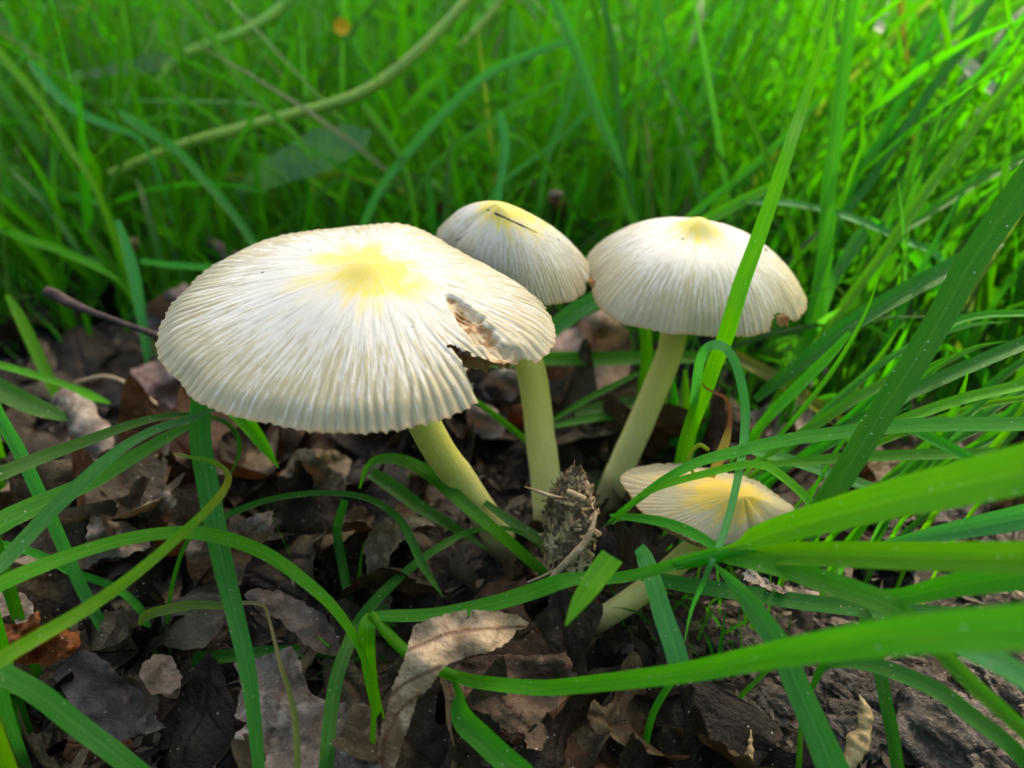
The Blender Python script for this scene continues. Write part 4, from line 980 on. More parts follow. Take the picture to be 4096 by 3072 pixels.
traced_leaf(R7([(-60, 720), (90, 760), (150, 740), (200, 690), (240, 660), (260, 760), (350, 740), (450, 800), (510, 790), (500, 900), (430, 960), (300, 1010), (150, 1000), (-60, 960)]), 'curled orange red leaf behind the rolled blade', (0.40, 0.115, 0.025), anchors=[(0, 2500, 1.3), (150, 2460, 1.6), (320, 2530, 0.9), (150, 2650, 0.8)], crumple=0.28, seed=79, step=12, freq=70)
traced_leaf(R8([(640, 1120), (760, 1000), (900, 950), (1100, 940), (1300, 950), (1440, 930), (1490, 1000), (1440, 1100), (1450, 1230), (1330, 1310), (1290, 1360), (1340, 1450), (1290, 1550), (1200, 1530), (1180, 1440), (1080, 1440), (1000, 1360), (900, 1300), (760, 1260)]), 'brown lobed oak leaf under the green runner', (0.17, 0.112, 0.07), anchors=[(1780, 2700, 0.5), (2250, 2650, 1.0), (2150, 2980, 0.5), (2250, 2800, 0.6)], crumple=0.15, seed=80, step=13, veins=[R8([(700, 1130), (950, 1150), (1250, 1080), (1440, 1000)]), R8([(950, 1150), (1100, 1280), (1250, 1450)])])
traced_leaf([(1915, 1545), (1960, 1490), (2020, 1470), (2085, 1475), (2090, 1560), (2040, 1600), (1960, 1600)], 'pale greyish leaf piece between the leaning stem and middle stem', (0.36, 0.31, 0.27), anchors=[(1960, 1590, 0.4), (2030, 1480, 1.4)], seed=81)
traced_leaf([(2025, 1650), (2075, 1615), (2125, 1590), (2150, 1640), (2145, 1720), (2095, 1765), (2050, 1720)], 'rust red shredded leaf behind the middle stem', (0.26, 0.075, 0.03), anchors=[(2060, 1740, 0.3), (2100, 1610, 1.2)], seed=82, crumple=0.3, step=10, freq=40, rag=14)
traced_leaf([(1860, 1640), (1920, 1610), (1990, 1640), (2030, 1690), (2010, 1745), (1930, 1760), (1880, 1710)], 'tan leaf beneath the tear of the large cap', (0.34, 0.27, 0.2), anchors=[(1900, 1740, 0.4), (1950, 1630, 1.1)], seed=83)
traced_leaf(R7([(480, 380), (540, 240), (560, 80), (640, 60), (680, 100), (820, 110), (900, 180), (960, 260), (760, 330), (640, 330), (560, 400)]), 'grey tan leaf curled behind the arching blade', (0.29, 0.235, 0.18), anchors=[(360, 2080, 1.3), (430, 2080, 1.5), (560, 2150, 1.0), (380, 2260, 0.7)], seed=84, crumple=0.15, step=12, freq=60)
traced_leaf(R4([(870, 1640), (960, 1560), (1060, 1520), (1120, 1580), (1080, 1660), (1060, 1760), (950, 1800), (880, 1730)]), 'small grey curled leaf beside the broad upright blade', (0.25, 0.21, 0.17), anchors=[(560, 2040, 1.0), (680, 1980, 1.4), (620, 2130, 0.6)], seed=85, step=12, crumple=0.15, freq=60)
traced_leaf(R7([(-40, 560), (60, 540), (150, 560), (215, 640), (190, 740), (100, 760), (60, 700), (-40, 720)]), 'pale grey leaf scrap above the orange red leaf', (0.42, 0.36, 0.30), anchors=[(0, 2380, 1.5), (100, 2480, 1.3)], seed=86, step=12)
traced_leaf(R7([(1170, 220), (1300, 200), (1500, 100), (1640, 40), (1730, 30), (1700, 180), (1560, 380), (1520, 500), (1380, 560), (1250, 560), (1190, 420)]), 'brown grey leaf standing behind the broad upright blade', (0.26, 0.2, 0.155), anchors=[(760, 2170, 1.5), (1050, 2050, 2.0), (950, 2330, 0.6), (800, 2370, 0.4)], seed=87, step=13, crumple=0.13, veins=[R7([(1230, 540), (1400, 350), (1700, 60)])])
traced_leaf(R7([(870, 1080), (900, 1000), (980, 940), (1080, 960), (1150, 1080), (1140, 1150), (1060, 1200), (960, 1190)]), 'small tan leaf below the flat dark blade', (0.27, 0.2, 0.15), anchors=[(560, 2700, 0.8), (690, 2750, 0.5)], seed=88, step=12)
traced_leaf(R7([(1540, 560), (1640, 520), (1750, 540), (1900, 600), (2050, 700), (2150, 830), (2140, 950), (2000, 930), (1880, 830), (1760, 720), (1650, 690)]), 'dusky brown leaf inside the bend of the kinked blade', (0.2, 0.155, 0.125), anchors=[(1000, 2370, 1.2), (1350, 2560, 0.7), (1200, 2450, 1.0)], seed=89, step=13, crumple=0.14)
traced_leaf(R6([(470, 1040), (620, 960), (740, 930), (860, 1000), (930, 1090), (850, 1160), (700, 1180), (520, 1160)]), 'pale grey leaf on the ground behind the low mushroom', (0.42, 0.36, 0.3), anchors=[(3000, 1720, 0.3), (3150, 1600, 1.0), (3270, 1680, 0.4)], seed=90, crumple=0.15)
traced_leaf(R6([(850, 870), (880, 810), (960, 740), (1010, 760), (980, 830), (900, 890)]), 'small cream leaf scrap in the grass above the low mushroom', (0.62, 0.5, 0.4), anchors=[(3240, 1550, 0.6), (3330, 1470, 1.2)], seed=91, step=9)
traced_leaf(R6([(1940, 1000), (2050, 950), (2250, 930), (2260, 1090), (2100, 1120), (1960, 1090)]), 'pinkish dry leaf among the grass at the right', (0.42, 0.3, 0.23), anchors=[(3940, 1690, 0.4), (4100, 1590, 1.2)], seed=92, crumple=0.2)
traced_leaf([(2192, 775), (2225, 755), (2262, 775), (2265, 850), (2258, 925), (2200, 920), (2188, 850)], 'brown upright leaf standing behind the bell shaped cap', (0.22, 0.16, 0.12), anchors=[(2220, 920, 0.5), (2225, 760, 4.2)], seed=93)
traced_leaf([(2000, 790), (2040, 760), (2100, 715), (2165, 725), (2180, 790), (2120, 820), (2050, 830)], 'whitish grey leaf lying in the grass behind the bell shaped cap', (0.52, 0.48, 0.45), anchors=[(2050, 820, 0.6), (2120, 720, 2.6)], seed=94)
traced_leaf([(1735, 905), (1750, 830), (1775, 790), (1805, 830), (1825, 900), (1780, 930)], 'rust brown pointed leaf tip behind the torn cap', (0.17, 0.05, 0.015), anchors=[(1780, 920, 0.5), (1775, 790, 3.4)], seed=95)
traced_leaf([(720, 985), (760, 940), (850, 950), (930, 985), (975, 1020), (900, 1045), (790, 1030)], 'brown grey bark strip in the grass behind the torn cap', (0.2, 0.15, 0.13), anchors=[(760, 1030, 0.2), (850, 950, 1.5)], seed=96)
traced_leaf([(478, 985), (510, 950), (555, 960), (562, 995), (520, 1015), (485, 1010)], 'cream oval leaf scrap in the grass left of the torn cap', (0.62, 0.46, 0.30), anchors=[(500, 1010, 0.8), (520, 955, 1.8)], seed=97, step=9)
traced_leaf([(2350, 930), (2320, 880), (2380, 865), (2440, 880), (2400, 920)], 'pale grey leaf between the bell cap and domed cap', (0.45, 0.42, 0.42), anchors=[(2360, 925, 0.5), (2390, 870, 2.4)], seed=98, step=10)
traced_leaf([(3050, 860), (3120, 830), (3200, 870), (3220, 940), (3120, 960), (3060, 920)], 'dull brown leaf in the grass behind the domed cap', (0.15, 0.1, 0.075), anchors=[(3100, 950, 0.5), (3130, 840, 2.2)], seed=99)
traced_leaf([(2535, 600), (2580, 570), (2640, 560), (2700, 640), (2660, 700), (2570, 680)], 'brown leaf hung in the sunlit grass above the domed cap', (0.24, 0.15, 0.11), zfix=[(2540, 600, 30), (2700, 660, 31)], seed=100, crumple=0.4)
traced_leaf([(240, 315), (300, 285), (450, 262), (560, 225), (640, 205), (690, 235), (660, 275), (560, 292), (420, 305), (300, 330)], 'broad pale green weed leaf in the shaded background grass', (0.16, 0.36, 0.17), zfix=[(240, 310, 25), (690, 230, 26)], seed=101, mat='weed', name='weed_leaf', crumple=0.3)
traced_leaf([(930, 765), (1040, 650), (1160, 570), (1290, 505), (1400, 500), (1490, 525), (1470, 580), (1390, 640), (1300, 690), (1150, 730), (1010, 775)], 'grey green weed leaf in shade under the long sweeping stem', (0.16, 0.36, 0.17), zfix=[(930, 765, 26.5), (1150, 650, 25.2), (1500, 560, 24.6)], seed=102, mat='weed', name='weed_leaf', crumple=0.3)
traced_leaf(R9([(430, 420), (480, 395), (560, 450), (640, 500), (720, 510), (800, 520), (925, 560), (900, 600), (820, 590), (740, 560), (690, 560), (640, 545), (560, 520), (500, 490), (440, 470)]), 'pale torn scrap of mushroom cap under the spreading blades', (0.62, 0.52, 0.42),
            anchors=[(2990, 2290, 1.5), (3270, 2390, 1.0), (3100, 2350, 1.6)], seed=103, step=8, crumple=0.12, freq=30, name='mushroom_scrap', cat='mushroom')

# loose litter: lobed, oval and broken leaves strewn over the soil
def leaf_template(kind, seed, nu=46, nv=19):
    r = np.random.default_rng(seed)
    t = np.linspace(0, 1, nu); s = np.linspace(-1, 1, nv)
    if kind == 'oak':
        env = np.sin(np.pi * np.clip(t, 0, 1) ** 0.8) ** 0.7
        hw = 0.27 * env * (0.72 + 0.34 * np.sin(t * 2 * np.pi * 3.6 + r.uniform(0, 6)))
    elif kind == 'oval':
        hw = 0.24 * np.sin(np.pi * t ** 0.9) ** 0.85
    else:
        hw = 0.26 * np.sin(np.pi * np.clip(t * 0.75 + 0.12, 0, 1)) * (0.55 + 0.9 * vn(t * 7, t * 0, seed + 3))
    hw = np.maximum(hw, 0.004)
    Tt, S = np.meshgrid(t, s, indexing='ij')
    asym = 1 + 0.25 * np.sign(S) * (vn(t * 6, t * 0, seed + 9)[:, None] - 0.5)
    X = Tt - 0.5; Y = S * hw[:, None] * asym
    Y = Y + (vn(Tt * 26, S * 0 + np.sign(S), seed + 5) - 0.5) * 0.05 * np.abs(S) ** 4
    k1 = r.uniform(-1.6, 1.9); k2 = r.uniform(0.5, 4.0) * r.choice([-1, 1]); tw = r.uniform(-1.0, 1.0)
    Z = 0.5 * k1 * X ** 2 + 0.5 * k2 * Y ** 2 * 3 + tw * X * Y
    Z = Z + (fbm(X * 3.6 + seed, Y * 3.6, seed, 3) - 0.5) * 0.20 + (fbm(X * 11 + seed, Y * 11, seed + 2, 3) - 0.5) * 0.055
    vein = np.exp(-(Y / 0.012) ** 2)
    for q in np.linspace(0.12, 0.85, 7):
        vein = np.maximum(vein, 0.6 * np.exp(-((Tt - q - np.abs(Y) * 0.8) / 0.012) ** 2) * (np.abs(S) < 0.95))
    Z = Z - vein * 0.008
    return np.stack([X, Y, Z], -1).reshape(-1, 3), grid_faces(nu, nv), vein.ravel()

TEMPL = []
for k in range(16):
    kind = ['oak', 'oval', 'oak', 'scrap'][k % 4]
    V, F, ve = leaf_template(kind, 200 + k * 7)
    me = bpy.data.meshes.new('dead_leaf')
    me.from_pydata((V * CM).tolist(), [], F.tolist())
    me.polygons.foreach_set('use_smooth', np.ones(len(me.polygons), bool))
    a = me.attributes.new(name='vein', type='FLOAT', domain='POINT'); a.data.foreach_set('value', ve)
    me.materials.append(M['leaf'])
    TEMPL.append((kind, me))
TINT = [('grey brown', (0.155, 0.135, 0.108)), ('tan', (0.22, 0.175, 0.115)), ('dark brown', (0.040, 0.030, 0.021)), ('pale grey', (0.30, 0.275, 0.235)), ('reddish brown', (0.13, 0.07, 0.04)), ('mid brown', (0.115, 0.09, 0.062))]
KINDN = {'oak': 'lobed oak leaf', 'oval': 'oval leaf', 'scrap': 'broken leaf scrap'}
def litter_edge(x):
    return np.interp(x, [-30, -14, -8, -3, 0, 4, 8, 20], [19, 22, 25.5, 25, 22.5, 19.5, 15.5, 12.5])
LAND = [('beside the knobbed twig', 380, 1300), ('beside the grey rolled leaf', 340, 1760), ('near the orange red leaf', 160, 2600), ('beside the dark slate grey leaf', 560, 2860), ('behind the arching blade', 560, 2150),
        ('under the front rim of the torn cap', 1150, 1850), ('near the kinked blade', 1120, 2700), ('beside the tan withered leaf', 1750, 2800), ('at the foot of the leaning stem', 1900, 2150), ('at the foot of the straw clump', 2280, 2330),
        ('behind the middle stem', 2150, 1700), ('behind the stem of the domed mushroom', 2650, 1650), ('under the low beige mushroom', 2850, 2280), ('among the soil clods', 3500, 2900), ('under the spreading blades', 3500, 2300), ('in the grass right of the domed cap', 3500, 1500), ('behind the torn cap', 900, 1050), ('left of the broad upright blade', 150, 2250)]
LP = [(nm, at(px, py, ground_z(py))) for nm, px, py in LAND]
def landmark(x, y):
    return min(LP, key=lambda q: math.hypot(q[1][0] - x, q[1][1] - y))[0]
lr = np.random.default_rng(77)
cnt = 0
while cnt < 250:
    y = 5.5 + 26 * lr.random() ** 1.15
    x = lr.uniform(-0.85, 0.8) * (y + 3)
    if y > litter_edge(x) + lr.normal() * 2: continue
    by_stem = -2.2 < x < 4.2 and 8.6 < y < 14.6                   # only small low pieces round the stems
    if x > 2.5 and y < 11.5 and lr.random() < 0.94: continue       # bare crumbly soil there
    kind, me = TEMPL[lr.integers(16)]
    nm, colr = TINT[lr.choice(6, p=[0.22, 0.16, 0.32, 0.07, 0.09, 0.14])]
    o = bpy.data.objects.new('dead_leaf', me); sc.collection.objects.link(o)
    L = {'oak': lr.uniform(2.8, 5.6), 'oval': lr.uniform(2.0, 4.4), 'scrap': lr.uniform(0.7, 2.0)}[kind]
    if by_stem: L = min(L, 2.2)
    z = float(gz(x, y)) + lr.uniform(0.0, 0.15 if by_stem else 0.28)
    o.location = (x * CM, y * CM, z * CM)
    o.scale = (L, L, L)
    rx, ry = lr.normal() * 0.33, lr.normal() * 0.27
    o.rotation_euler = (rx, ry, lr.uniform(0, 6.28))
    pose = 'flat' if max(abs(rx), abs(ry)) < 0.25 else 'tilted' if max(abs(rx), abs(ry)) < 0.6 else 'upended'
    v = lr.uniform(0.5, 1.5)
    o.color = (colr[0] * v * 0.47, colr[1] * v * 0.445, colr[2] * v * 0.33, 1)
    size = 'small' if L < 1.8 else 'large' if L > 3.6 else 'mid sized'
    tag(o, f'{size} {pose} {nm} {KINDN[kind]} {landmark(x, y)}', 'leaf', 'leaf litter on the ground', 'thing')
    cnt += 1

# crumbs of litter too small to tell apart
def crumbs():
    r = np.random.default_rng(9); V = []; F = []
    n = 9000
    y = 5 + 26 * r.random(n) ** 1.1; x = r.uniform(-0.8, 0.8, n) * (y + 2)
    z = gz(x, y) + (r.random(n) ** 2) * 0.25
    for i in range(n):
        L = r.uniform(0.05, 0.30) + 0.35 * (r.random() < 0.12); wd = min(0.16, L * r.uniform(0.12, 0.7))
        a = r.uniform(0, 6.28); d = np.array([math.cos(a), math.sin(a), r.normal() * 0.35]); s = np.array([-math.sin(a), math.cos(a), r.normal() * 0.3])
        c = np.array([x[i], y[i], z[i] + 0.03]); k = len(V)
        V += [c - d * L / 2, c + s * wd / 2 + np.array([0, 0, 0.02]), c + d * L / 2, c - s * wd / 2 + np.array([0, 0, -0.01])]
        F.append((k, k + 1, k + 2, k + 3))
    o = mesh_obj('litter_crumbs', np.array(V), F, M['crumb'], origin=(0, 12, 0), smooth=False)
    tag(o, 'fine brown crumbs of broken leaf over the soil', 'litter', kind='stuff')
M['crumb'] = rough_mat('litter crumb', (0.03, 0.022, 0.016), (0.12, 0.095, 0.068), 1.6, 0.85, 0.3, cc=(0.28, 0.24, 0.19))
crumbs()

# ------------------------------------------------------------------ twigs, straw, clods, grit
def twig(pts, label, mat='bark', name='twig', wob=0.12, seed=0, cat='twig', n=40):
    A = np.array(pts, float)
    P = at(A[:, 0], A[:, 1], A[:, 2])
    S = spline(np.concatenate([P, (A[:, 3] / FPX * A[:, 2] / 2)[:, None]], 1), n)
    V, F, uv = tube(S[:, :3], np.maximum(S[:, 3], 0.004), 10, wob=wob, seed=seed)
    o = mesh_obj(name, V, F, M[mat], uv=uv)
    tag(o, label, cat)
    return o

twig([(182, 1160, 15.4, 34), (205, 1172, 15.4, 48), (266, 1207, 15.3, 42), (380, 1253, 15.1, 27), (470, 1285, 15.0, 23), (538, 1310, 14.9, 24), (640, 1345, 14.8, 34), (720, 1372, 14.8, 30)], 'dark brown twig with a knobbed end sticking out left of the torn cap')
twig([(540, 2640, 12.6, 44), (580, 2630, 12.6, 46), (640, 2590, 12.6, 30), (720, 2545, 12.6, 22), (830, 2470, 12.7, 18)], 'brown leaf stalk with a swollen end in the litter', seed=3)
twig([(2260, 3090, 11.2, 26), (2350, 2980, 11.4, 24), (2450, 2870, 11.6, 22), (2560, 2750, 11.8, 16)], 'thin grey stick lying on the soil below the runner', mat='fibre', seed=6)
twig([(2185, 2335, 11.9, 12), (2230, 2285, 11.9, 26), (2290, 2225, 11.8, 30), (2335, 2175, 11.8, 28), (2365, 2120, 11.8, 24), (2385, 2050, 11.9, 16)], 'pale tan root strand leaning on the straw clump', mat='straw', name='root_strand', seed=8, cat='root')
twig([(300, 1530, 17.5, 14), (420, 1505, 17.3, 14), (520, 1540, 17.0, 14), (630, 1620, 16.6, 12)], 'bleached straw curving over the litter left of the torn cap', mat='straw', name='straw', seed=9, cat='straw')
twig([(2110, 2330, 12.2, 8), (2180, 2300, 12.2, 10), (2300, 2240, 12.2, 8)], 'thin pale rootlet on the soil at the foot of the straw clump', mat='straw', name='root_strand', seed=10, cat='root')
# twig on the bell shaped cap

bpy.context.view_layer.update()
dg = bpy.context.evaluated_depsgraph_get()
def hit(px, py):
    """point on the first surface behind a pixel that belongs to a mushroom cap"""
    d = FWD + (px - 2048) / FPX * RIGHT + (1536 - py) / FPX * UPV
    d = d / np.linalg.norm(d)
    best = None
    for m in (m1, m2, m3, m4):
        c = [ch for ch in m.children if ch.name.startswith('cap')][0]
        org = Vector((CAMP * CM - np.array(m['_org']) * CM).tolist())
        ok, loc, nrm, idx = c.ray_cast(org, Vector(d.tolist()))
        if ok:
            p = np.array(loc) / CM + np.array(m['_org']); dist = np.linalg.norm(p - CAMP)
            if best is None or dist < best[0]: best = (dist, p, np.array(nrm))
    return best

def cap_twig(pts, label, mat='bark'):
    P = []
    for x, y, wd in pts:
        h = hit(x, y)
        if h is None: continue
        P.append([*(h[1] + h[2] * 0.012), wd / FPX * h[0] / 2])
    S = spline(np.array(P), 26)
    V, F, uv = tube(S[:, :3], np.maximum(S[:, 3], 0.003), 6, wob=0.3, seed=2)
    tag(mesh_obj('twig', V, F, M[mat], uv=uv), label, 'twig')
cap_twig([(1948, 838, 9), (1990, 858, 11), (2035, 878, 10), (2080, 898, 10), (2130, 922, 8), (2190, 952, 4)], 'thin dark twig lying across the bell shaped cap')
cap_twig([(1868, 930, 6), (1850, 945, 8), (1818, 965, 6)], 'short dark sliver on the left flank of the bell shaped cap')

def crumb_on(px, py, size, label, mat='black', seed=0, flat=0.6, name='grit', cat='grit'):
    h = hit(px, py)
    if h is None: return
    r = np.random.default_rng(seed)
    s = size / FPX * h[0]
    n = h[2]; a = unit(np.cross(n, np.array([0.3, 0.8, 0.1]))); b = np.cross(n, a)
    V = []; F = []
    rows, segs = 4, 7
    for i in range(rows + 1):
        f = math.pi * i / rows
        for j in range(segs):
            t = 2 * math.pi * j / segs
            q = s * 0.5 * (1 + 0.35 * r.normal())
            V.append(h[1] + n * (s * 0.15 + math.cos(f) * s * 0.5 * flat) + (a * math.cos(t) + b * math.sin(t) * 0.7) * math.sin(f) * q)
    for i in range(rows):
        for j in range(segs):
            F.append((i * segs + j, i * segs + (j + 1) % segs, (i + 1) * segs + (j + 1) % segs, (i + 1) * segs + j))
    tag(mesh_obj(name, np.array(V), F, M[mat], smooth=False), label, cat)
crumb_on(1050, 1090, 17, 'small dark speck on the left of the torn cap', seed=1)
crumb_on(1243, 1000, 11, 'tiny grey speck near the back rim of the torn cap', seed=2)
crumb_on(1650, 1308, 10, 'tiny dark speck right of the middle of the torn cap', seed=3)
crumb_on(2234, 960, 18, 'black speck on the right flank of the bell shaped cap', seed=4)
crumb_on(2730, 955, 14, 'grey speck beside the yellow top of the domed cap', seed=5)
crumb_on(3062, 1000, 34, 'dark crumb on the right shoulder of the domed cap', seed=6)
crumb_on(3085, 992, 24, 'tan crumb on the right shoulder of the domed cap', mat='straw', seed=7)
# scrap of green on the torn cap
def green_scrap():
    h = hit(1832, 1155); n = h[2]; a = unit(np.cross(n, np.array([0, 0.3, 1.0]))); b = np.cross(n, a)
    s = 1 / FPX * h[0]
    O = [(-24, -20), (-16, -14), (-8, 2), (6, 4), (22, -6), (20, 12), (10, 18), (-6, 14), (-16, 6), (-22, -4)]
    V = [h[1] + n * 0.02 * (1 + (i % 3)) + a * x * s * -1 + b * -y * s for i, (x, y) in enumerate(O)] + [h[1] + n * 0.05]
    F = [(i, (i + 1) % len(O), len(O)) for i in range(len(O))]
    tag(mesh_obj('plant_scrap', np.array(V), F, M['bright'], uv=np.zeros((len(V), 2))), 'tiny bright green plant scrap on the torn cap', 'leaf')
green_scrap()

# chewed straw clump at the foot of the middle stem
def blob(name, c, rad, mat, seed, parent=None, nu=36, nv=22, amp=0.3, freq=1.4):
    th = np.linspace(0, 2 * np.pi, nu, endpoint=False); ph = np.linspace(0.02, math.pi - 0.02, nv)
    TH, PH = np.meshgrid(th, ph, indexing='ij')
    d = np.stack([np.cos(TH) * np.sin(PH), np.sin(TH) * np.sin(PH), np.cos(PH)], -1)
    f = 1 + amp * 2 * (fbm(d[..., 0] * freq * 1.5 + d[..., 2] * freq + seed, d[..., 1] * freq * 1.5 - d[..., 2] * freq + 7, seed, 5) - 0.5)
    V = np.asarray(c) + d * f[..., None] * np.asarray(rad)
    return mesh_obj(name, V.reshape(-1, 3), grid_faces(nu, nv, True), M[mat], parent)

def straw_clump():
    base = at(2270, 2260, 12.6)
    t = thing('straw_clump', base, 'upright clump of chewed straw and grit between the stems', 'debris')
    r = np.random.default_rng(31)
    top = at(2300, 1890, 12.4)
    ax = top - base; Lg = np.linalg.norm(ax)
    # core
    n = 26; th = np.linspace(0, 2 * np.pi, 30, endpoint=False); s = np.linspace(0, 1, n)
    rad = np.interp(s, [0, 0.3, 0.6, 0.75, 0.88, 1], [0.30, 0.36, 0.38, 0.34, 0.24, 0.10])
    V = []
    for i in range(n):
        for a in th:
            q = rad[i] * (0.75 + 0.55 * fbm(a * 2.2 + 3, s[i] * 9, 7, 4))
            V.append(base + ax * s[i] + np.array([math.cos(a) * q, math.sin(a) * q * 0.85, 0]))
    mesh_obj('core', np.array(V), grid_faces(n, 30).tolist() + [], M['fibre'], t)
    i = np.arange(n - 1)
    V = []; F = []
    for k in range(500):
        s_ = r.random() ** 0.8; a = r.uniform(0, 6.28)
        q = np.interp(s_, [0, 0.3, 0.6, 0.75, 0.88, 1], [0.32, 0.37, 0.39, 0.34, 0.20, 0.06])
        c = base + ax * s_ + np.array([math.cos(a) * q, math.sin(a) * q * 0.85, 0])
        d = unit(np.array([r.normal(), r.normal(), r.normal() * 1.3 + 0.5]) + 0.35 * np.array([math.cos(a), math.sin(a), 0]))
        L = r.uniform(0.08, 0.36); wd = r.uniform(0.010, 0.036)
        u = unit(np.cross(d, np.array([0.2, 0.5, 0.8]))) * wd; v = unit(np.cross(d, u)) * wd * 0.6
        j = len(V)
        V += [c - d * L / 2 - u, c - d * L / 2 + v, c - d * L / 2 + u, c + d * L / 2 - u * 0.4, c + d * L / 2 + v * 0.5, c + d * L / 2 + u * 0.4]
        F += [(j, j + 1, j + 4, j + 3), (j + 1, j + 2, j + 5, j + 4), (j + 2, j, j + 3, j + 5)]
    o = mesh_obj('fibres', np.array(V), F, M['fibre'], t, smooth=False); o['kind'] = 'stuff'
    V = []; F = []
    for k in range(230):
        s_ = r.random() ** 0.9; a = r.uniform(0, 6.28)
        q = np.interp(s_, [0, 0.3, 0.6, 0.75, 0.88, 1], [0.36, 0.41, 0.42, 0.36, 0.22, 0.07])
        c = base + ax * s_ + np.array([math.cos(a) * q, math.sin(a) * q * 0.85, 0])
        d = unit(np.array([r.normal(), r.normal(), r.normal() * 1.2 + 0.4])); nn = np.array([math.cos(a), math.sin(a), 0.2])
        d = unit(d - 0.75 * (d @ nn) * nn)
        L = r.uniform(0.10, 0.34); wd = r.uniform(0.02, 0.055)
        u = unit(np.cross(d, nn)) * wd; v = nn * wd * 0.5; j = len(V)
        V += [c - d * L / 2 - u, c - d * L / 2 + v, c - d * L / 2 + u, c + d * L / 2 - u * r.uniform(0.2, 1), c + d * L / 2 + v, c + d * L / 2 + u * r.uniform(0.2, 1)]
        F += [(j, j + 1, j + 4, j + 3), (j + 1, j + 2, j + 5, j + 4)]
    o = mesh_obj('straw_bits', np.array(V), F, M['fibre2'], t, smooth=False); o['kind'] = 'stuff'
    def stick(pts, name, mat):
        A = np.array(pts, float); P = at(A[:, 0], A[:, 1], A[:, 2])
        V, F, uv = tube(spline(P, 12), np.interp(np.linspace(0, 1, 12), np.linspace(0, 1, len(A)), A[:, 3] / FPX * 12 / 2), 8)
        mesh_obj(name, V, F, M[mat], t)
    stick([(2268, 1965, 12.0, 26), (2300, 1980, 11.95, 30), (2340, 2000, 11.95, 30)], 'cut_straw', 'straw')
    stick([(2098, 1946, 12.3, 4), (2150, 1965, 12.2, 12), (2210, 1985, 12.15, 16), (2250, 1990, 12.2, 8)], 'straw_splinter', 'straw')
    stick([(2298, 1840, 12.3, 4), (2290, 1890, 12.3, 14), (2270, 1930, 12.3, 20)], 'straw_splinter', 'fibre')
    stick([(2345, 1890, 12.3, 3), (2325, 1910, 12.3, 10), (2310, 1940, 12.3, 12)], 'straw_splinter', 'straw')
M['fibre2'] = rough_mat('chewed fibre light', (0.26, 0.17, 0.07), (0.58, 0.44, 0.24), 3.0, 0.85, 0.5, cc=(0.55, 0.5, 0.42))
straw_clump()
blb = blob('soil_clod', at(2430, 2200, 12.8) + np.array([0, 0, -0.1]), (0.20, 0.2, 0.45), 'bark', 41, amp=0.5, freq=3.5)
tag(blb, 'dark crumbly stub of rotten wood beside the straw clump', 'debris')
blb.name = 'rotten_wood'
# soil clods
for k, (px, py, r_, lab) in enumerate([(3700, 2860, 0.85, 'large grey soil clod under the arched dark blade'), (2880, 2950, 0.75, 'grey brown soil clod beside the very thin bowed blade'), (3420, 2900, 0.5, 'soil clod behind the narrow hanging blade'),
                                       (3980, 2680, 0.55, 'soil clod under the pale bluish blade'), (3330, 2720, 0.45, 'small soil clod beside the wide steep blade'), (2640, 2960, 0.45, 'small soil clod near the thin grey stick'),
                                       (3950, 3020, 0.5, 'dark soil clod below the arched dark blade'), (3080, 2800, 0.35, 'crumb of soil beneath the wide steep blade'), (2560, 2640, 0.35, 'soil crumb behind the hanging bluish blade'), (2960, 2560, 0.4, 'soil crumb under the long level blade')]):
    c = at(px, py, ground_z(py, 0.2)); c[2] = float(gz(c[0], c[1])) + r_ * 0.12
    o = blob('soil_clod', c, (r_, r_ * 0.9, r_ * 0.55), 'clod', 300 + k * 5, amp=0.55, freq=2.2, nu=72, nv=44)
    tag(o, lab, 'soil', 'soil clods on the bare ground')
# husks
def husk(pts, label, seed):
    A = np.array(pts, float); P = at(A[:, 0], A[:, 1], A[:, 2])
    S = spline(np.concatenate([P, (A[:, 3] / FPX * A[:, 2] / 2)[:, None]], 1), 40)
    r = S[:, 3] * (0.8 + 0.45 * vn(np.arange(40) * 0.21, np.zeros(40), seed) + 0.03 * np.sin(np.arange(40) * 1.3))
    V, F, uv = tube(S[:, :3], np.maximum(r, 0.004), 12, wob=0.35, seed=seed)
    tag(mesh_obj('seed_husk', V, F, M['husk'], uv=uv), label, 'husk')
husk([(3438, 2780, 9.9, 6), (3462, 2850, 9.85, 46), (3455, 2930, 9.8, 56), (3415, 3000, 9.75, 60), (3390, 3090, 9.7, 50)], 'ridged pale brown husk standing on the soil beside the narrow dark blade', 3)
husk([(3004, 2920, 10.1, 5), (3000, 3000, 10.0, 26), (2995, 3090, 9.9, 34)], 'thin pale husk on the soil beside a grey clod', 5)
# rolled grey leaf on the left
def rolled():
    A = np.array([(262, 1585, 17.0, 96), (300, 1640, 16.8, 116), (345, 1700, 16.6, 124), (395, 1765, 16.4, 104), (425, 1815, 16.3, 60)], float)
    P = at(A[:, 0], A[:, 1], A[:, 2]); S = spline(np.concatenate([P, (A[:, 3] / FPX * A[:, 2] / 2)[:, None]], 1), 40)
    V, F, uv = tube(S[:, :3], S[:, 3], 24, cap=False, wob=0.22, seed=3)
    o = mesh_obj('rolled_leaf', V, F, M['leaf'], uv=uv, attrs={'vein': np.zeros(len(V))}, col=(0.40, 0.34, 0.28))
    tag(o, 'thick grey rolled up leaf in the litter left of the torn cap', 'leaf')
rolled()
